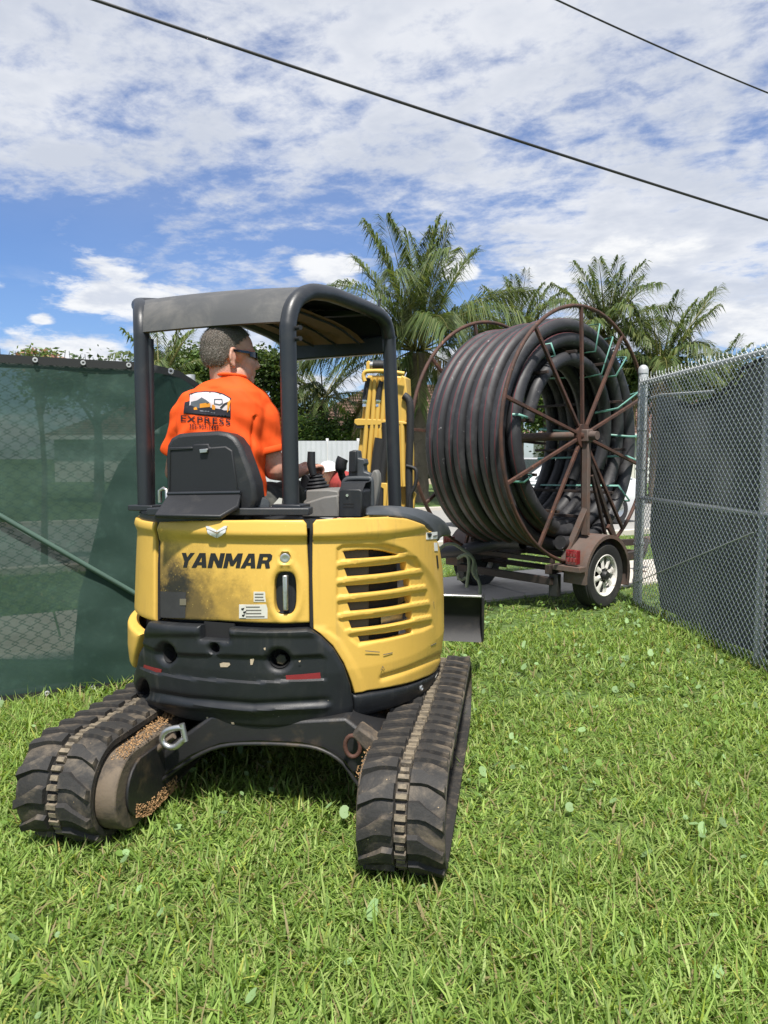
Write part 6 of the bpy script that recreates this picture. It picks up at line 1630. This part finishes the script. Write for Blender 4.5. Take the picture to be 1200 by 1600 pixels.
tree(660, 725, 34, 34, 30, 'yellow and green croton shrub in front of the house wall', 'croton_shrub', seed=7, N=4500, leaf=0.20, cat='shrub', cols=np.array([(0.30, 0.22, 0.03), (0.42, 0.22, 0.03), (0.10, 0.16, 0.03), (0.14, 0.20, 0.04), (0.08, 0.12, 0.03)]))
tree(700, 715, 30, 40, 33, 'leafy shrub hidden behind the left reel flange', 'croton_shrub', seed=8, N=3500, leaf=0.2, cat='shrub')
tree(852, 640, 52, 62, 24, 'airy green tree seen through the middle of the reel', seed=9, N=8000, cols=GREENS * 1.25, leaf=0.15)
tree(890, 720, 60, 28, 26, 'low green bush behind the white car', 'hedge_bush', seed=10, N=5000, leaf=0.15, cols=GREENS * 1.1)
tree(1010, 600, 62, 52, 24, 'green tree behind the end post of the wire fence', seed=11, N=7000, cols=GREENS * 1.15)
tree(1110, 610, 80, 46, 26, 'tree half hidden by the grey fence screen on the right', seed=12, N=6000, cols=GREENS)
tree(58, 566, 46, 20, 9.5, 'leafy shrub with pinkish tips above the green gate', 'oleander_shrub', seed=13, N=900, leaf=0.10, cat='shrub', cols=np.array([(0.14, 0.20, 0.05), (0.10, 0.16, 0.04), (0.34, 0.17, 0.13), (0.18, 0.22, 0.06)]), shape=0.3)
tree(150, 610, 120, 30, 24, 'long low tree line behind the green gate', seed=14, N=6000)

# ------------------------------------------------------------------ palms
def frond(origin, az, el, L, droop, r, cols, nl=46, ll=0.62, dead=False):
    n = 15; P = []; p = Vector(origin); a = el
    side0 = Vector((math.cos(az), math.sin(az), 0)); sd = Vector((-math.sin(az), math.cos(az), 0))
    tw = r.normal(0, 0.12)
    for i in range(n):
        P.append(p.copy()); p = p + (side0 * math.cos(a) + UZ * math.sin(a) + sd * (tw * i / n)).normalized() * (L / (n - 1)); a -= droop * (0.25 + 1.5 * i / n) / n
    mb = MB(); mb.tube(P, [0.035 * (1 - 0.85 * i / (n - 1)) for i in range(n)], 5)
    V = list(mb.v); T = []
    for f in mb.f:
        for k in range(1, len(f) - 1): T.append((f[0], f[k], f[k + 1]))
    col = np.array([(0.20, 0.19, 0.06)] * len(V)).tolist()
    for i in range(nl):
        t = 0.13 + 0.86 * (i + 0.5 * r.random()) / nl; q = t * (n - 1); j = min(int(q), n - 2); c = P[j].lerp(P[j + 1], q - j); tn = (P[j + 1] - P[j]).normalized()
        s_ = sd; up = s_.cross(tn); up = up if up.z > 0 else -up
        for s in (1, -1):
            l = ll * (0.35 + 0.9 * math.sin(math.pi * min(1, 0.12 + t * 0.83)) ** 0.8) * r.uniform(0.85, 1.1)
            d = (tn * (0.55 + 0.5 * t) + s_ * s * (0.95 - 0.35 * t) + up * r.uniform(0.0, 0.35)).normalized()
            m1 = c + d * l * 0.5; tip = c + d * l + Vector((0, 0, -l * r.uniform(0.35, 0.95)))
            m1 = m1 - UZ * (l * 0.06); wv = (d.cross(UZ)); wv = wv.normalized() if wv.length > 1e-3 else sd
            w = 0.021 * r.uniform(0.8, 1.2)
            b = len(V); V += [tuple(c), tuple(m1 + wv * w), tuple(m1 - wv * w), tuple(tip)]; T += [(b, b + 1, b + 2), (b + 1, b + 3, b + 2)]
            cc = cols[r.integers(0, len(cols))] * r.uniform(0.75, 1.25)
            col += [cc.tolist()] * 4
    return np.array(V), np.array(T), np.clip(np.array(col), 0, 1)
PG = np.array([(0.080, 0.120, 0.038), (0.105, 0.145, 0.048), (0.150, 0.175, 0.068), (0.058, 0.092, 0.030)])
PDEAD = np.array([(0.26, 0.19, 0.10), (0.20, 0.15, 0.08), (0.17, 0.15, 0.06)])
def palm(px, py, depth, L, n, label, seed, up=(0.1, 1.45), lean=0.0, trunk_r=0.17, special=(), group='palm trees beyond the street', skirt=6):
    r = np.random.default_rng(seed); c = at(px, py, depth); o = thing('palm_tree', (c.x - lean, c.y, 0), label, 'palm tree', group)
    tb = MB(); base = Vector((c.x - lean, c.y, 0)); N = 26; path = []; rd = []
    for i in range(N):
        t = i / (N - 1); p = base.lerp(Vector(c) - UZ * 0.1, t); p.x += lean * 0.3 * (t * t - t); path.append(p)
        rd.append(trunk_r * (1.35 - 0.45 * t + (0.07 if i % 2 else 0) + (0.9 * max(0, t - 0.78) * 4 * (1 - t) * 4)))
    tb.tube(path, rd, 11); tb.build('trunk', M['palm_bark'], o, 50)
    fs = []
    for k in range(n):
        az = 2.399963 * k + r.uniform(-0.25, 0.25); t = k / max(1, n - 1); el = up[1] - (up[1] - up[0]) * t ** 1.15 + r.uniform(-0.08, 0.08)
        fs.append((az, el, L * r.uniform(0.88, 1.08), r.uniform(0.25, 0.8) if t < 0.4 else r.uniform(1.0, 1.7), PG))
    for k in range(skirt): fs.append((r.uniform(0, 6.28), r.uniform(-1.0, -0.3), L * r.uniform(0.6, 0.85), r.uniform(0.6, 1.2), PDEAD if k % 2 else PG * 1.2))
    for (az, el, l, dr) in special: fs.append((az, el, l, dr, PG))
    for az, el, l, dr, cols in fs:
        d = Vector((math.cos(az), math.sin(az), 0)) * 0.12
        V, T, C = frond(c + d, az, el, l, dr, r, cols, nl=int(24 * l), ll=0.26 * l)
        trimesh('frond', V, T, C, M['palm_leaf'], o)
palm(652, 548, 24, 4.0, 26, 'tallest palm tree rising behind the boom and canopy', 21, up=(0.25, 1.52), trunk_r=0.30, skirt=6, special=((math.pi, 0.5, 4.4, 1.3), (math.pi * 0.95, 0.15, 4.3, 1.0), (0.1, 0.75, 4.3, 0.9), (-0.1, 0.2, 3.8, 1.1)))
palm(812, 530, 27, 2.4, 22, 'palm tree peeking over the coil between the reel flanges', 22, up=(0.1, 1.45), special=((math.pi * 0.98, 0.5, 3.2, 0.7),))
palm(945, 520, 25, 2.5, 24, 'palm tree directly behind the right reel flange', 23, up=(0.0, 1.45))
palm(1030, 575, 23, 2.3, 20, 'low palm tree between the reel and the wire fence', 24, up=(-0.1, 1.3), special=((0.25, 0.95, 3.6, 0.3),))
palm(1120, 605, 25, 2.0, 16, 'palm tree just visible over the wire fence top rail', 26, up=(0.0, 1.2))
palm(252, 590, 18, 1.5, 14, 'small palm beside the left canopy post', 25, up=(0.1, 1.4), trunk_r=0.10)
palm(505, 620, 27, 2.8, 16, 'palm with low drooping fronds behind the middle canopy post', 27, up=(-0.4, 1.0), skirt=4)

# ------------------------------------------------------------------ lawn
def fbm2(x, y, s, seed):
    r = np.random.default_rng(seed); v = 0; a = 1.0
    for k in range(4):
        for _ in range(3):
            an = r.uniform(0, 6.28); v = v + a * np.sin((x * math.cos(an) + y * math.sin(an)) * s + r.uniform(0, 6.28))
        s *= 1.9; a *= 0.6
    return v / 4.0
def lawn_ok(x, y):
    dx = x - S0.x; dy = y - S0.y; w = dx * SN.x + dy * SN.y; a = dx * SD.x + dy * SD.y
    ok = ~((w > -0.02) & (w < 1.40) & (a > -10) & (a < 14)) & ~((w > 4.0) & (w < 11.4))
    ok &= ~((x < -1.9) & (y > 5.1) & (y < 6.2))
    # nothing grows under the tracks
    u = (x - MO.x) * RT.x + (y - MO.y) * RT.y; v = (x - MO.x) * FT.x + (y - MO.y) * FT.y
    ok &= ~((np.abs(np.abs(u) - 0.64) < 0.15) & (np.abs(v) < TL - 0.09))
    return ok
def lawn(name, zones, label=None):
    VV = []; TT = []; CC = []; nv = 0
    r = np.random.default_rng(99)
    for (y0, y1, dens, hh, ww, per) in zones:
        A = 0.62 * (y1 ** 2 - y0 ** 2) + 0.7 * (y1 - y0); nt = int(A * dens / per)
        y = np.sqrt(r.uniform(y0 ** 2, y1 ** 2, nt)); x = r.uniform(-1, 1, nt) * (0.62 * y + 0.35)
        ok = lawn_ok(x, y); x, y = x[ok], y[ok]
        patchy = fbm2(x, y, 3.2, 5)
        keep = r.random(len(x)) < np.clip(0.85 + 0.35 * patchy, 0.25, 1); x, y, patchy = x[keep], y[keep], patchy[keep]
        tuft_h = np.clip(1.0 + 0.38 * fbm2(x, y, 2.1, 8) + 0.22 * r.normal(0, 1, len(x)), 0.45, 2.0)
        fx = FA.x + (FA.y - y) * 0.064                                  # longer along the wire fence
        tuft_h *= 1 + 0.6 * np.exp(-((x - fx) / 0.14) ** 2) + 0.5 * np.exp(-(((x - GA.x) * GN.x + (y - GA.y) * GN.y) / 0.2) ** 2) * (x < -1.3)
        n = len(x) * per; X = np.repeat(x, per) + r.normal(0, 0.016, n); Y = np.repeat(y, per) + r.normal(0, 0.016, n)
        H = hh * np.repeat(tuft_h, per) * r.uniform(0.55, 1.25, n); W = ww * r.uniform(0.6, 1.25, n)
        az = r.uniform(0, 2 * np.pi, n); lean = np.abs(r.normal(0.6, 0.36, n)); bend = np.abs(r.normal(0.5, 0.35, n))
        dx, dy = np.cos(az), np.sin(az); px, py = -dy, dx
        # face the broad side randomly
        tw = r.normal(0, 0.6, n); wx = px * np.cos(tw) + dx * np.sin(tw) * 0.5; wy = py * np.cos(tw) + dy * np.sin(tw) * 0.5
        z0 = -0.004
        def pt(t, wf):
            th = lean + bend * t
            rr = H * t * np.sin(th); zz = H * t * np.cos(th) * 0.97 + z0
            zz = np.maximum(zz, 0.003 + 0.004 * t)
            return np.stack([X + dx * rr + wx * W * wf, Y + dy * rr + wy * W * wf, zz], 1)
        V = np.stack([pt(0, 0.4), pt(0, -0.4), pt(0.5, 0.5), pt(0.5, -0.5), pt(1.0, 0.0)], 1).reshape(-1, 3)
        i = np.arange(n) * 5 + nv; T = np.concatenate([np.stack([i, i + 1, i + 3], 1), np.stack([i, i + 3, i + 2], 1), np.stack([i + 2, i + 3, i + 4], 1)])
        base = np.array([(0.130, 0.212, 0.042), (0.172, 0.258, 0.056), (0.215, 0.300, 0.076), (0.108, 0.180, 0.038), (0.255, 0.325, 0.105)])
        c = base[r.integers(0, len(base), n)] * r.uniform(0.75, 1.25, n)[:, None]
        c *= (1.30 + 0.16 * np.repeat(patchy, per))[:, None]
        dry = r.random(n) < 0.03; c[dry] = np.array((0.34, 0.29, 0.13)) * r.uniform(0.6, 1.2, dry.sum())[:, None]
        yel = r.random(n) < 0.06; c[yel] = c[yel] * np.array((1.35, 1.12, 0.85))
        flat_ = r.random(n) < 0.10; lean[flat_] = 1.35; c[flat_ & (r.random(n) < 0.5)] = np.array((0.30, 0.255, 0.13))
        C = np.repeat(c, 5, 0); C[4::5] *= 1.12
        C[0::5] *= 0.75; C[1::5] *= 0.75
        VV.append(V); TT.append(T); CC.append(np.clip(C, 0, 1)); nv += n * 5
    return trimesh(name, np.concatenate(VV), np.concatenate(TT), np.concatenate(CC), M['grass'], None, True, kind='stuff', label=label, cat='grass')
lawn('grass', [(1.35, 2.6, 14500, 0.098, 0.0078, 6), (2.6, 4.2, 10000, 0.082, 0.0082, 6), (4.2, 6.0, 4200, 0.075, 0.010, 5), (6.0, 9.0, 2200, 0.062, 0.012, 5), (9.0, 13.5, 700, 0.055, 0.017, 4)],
     'green lawn grass around the excavator and trailer')
# round pennywort leaves standing among the grass
def pennywort():
    r = np.random.default_rng(12); V = []; T = []; C = []
    n = 0
    while n < 760:
        y = math.sqrt(r.uniform(1.6 ** 2, 7.0 ** 2)); x = r.uniform(-0.56, 0.56) * y
        if not lawn_ok(np.array([x]), np.array([y]))[0]: continue
        f = fbm2(np.array([x]), np.array([y]), 2.4, 31)[0] + (0.35 if x > 0.4 else -0.15)
        if r.random() > np.clip(0.35 + 0.9 * f, 0.05, 1): continue
        n += 1; R0 = r.uniform(0.007, 0.022) * (0.75 if r.random() < 0.5 else 1.0); z = r.uniform(0.045, 0.085); tilt = r.normal(0, 0.5, 2); b = len(V); m = 10
        nx = np.array([1, 0, tilt[0]]); ny = np.array([0, 1, tilt[1]])
        c = np.array([x, y, z]); V.append(c - np.array([0, 0, 0.003]))
        for k in range(m):
            a = 2 * math.pi * k / m; rr = R0 * (1 + 0.06 * math.sin(a * 5) - (0.35 if k == 0 else 0)); V.append(c + nx * rr * math.cos(a) + ny * rr * math.sin(a))
        for k in range(m): T.append((b, b + 1 + k, b + 1 + (k + 1) % m))
        cc = np.array((0.20, 0.31, 0.13)) * r.uniform(0.6, 1.3) if r.random() < 0.7 else np.array((0.14, 0.24, 0.05)); C += [cc] * (m + 1)
        b = len(V); V += [c, c + np.array([0.003, 0, 0]), np.array([x + r.normal(0, 0.01), y, 0.0])]; T.append((b, b + 1, b + 2)); C += [np.array((0.16, 0.24, 0.07))] * 3
    trimesh('pennywort', np.array(V), np.array(T), np.clip(np.array(C), 0, 1), leafmat('pennywort_leaf', 0.2, 0.55, 0.3), None, True, kind='stuff', label='round pale pennywort leaves scattered through the lawn', cat='weeds')
pennywort()
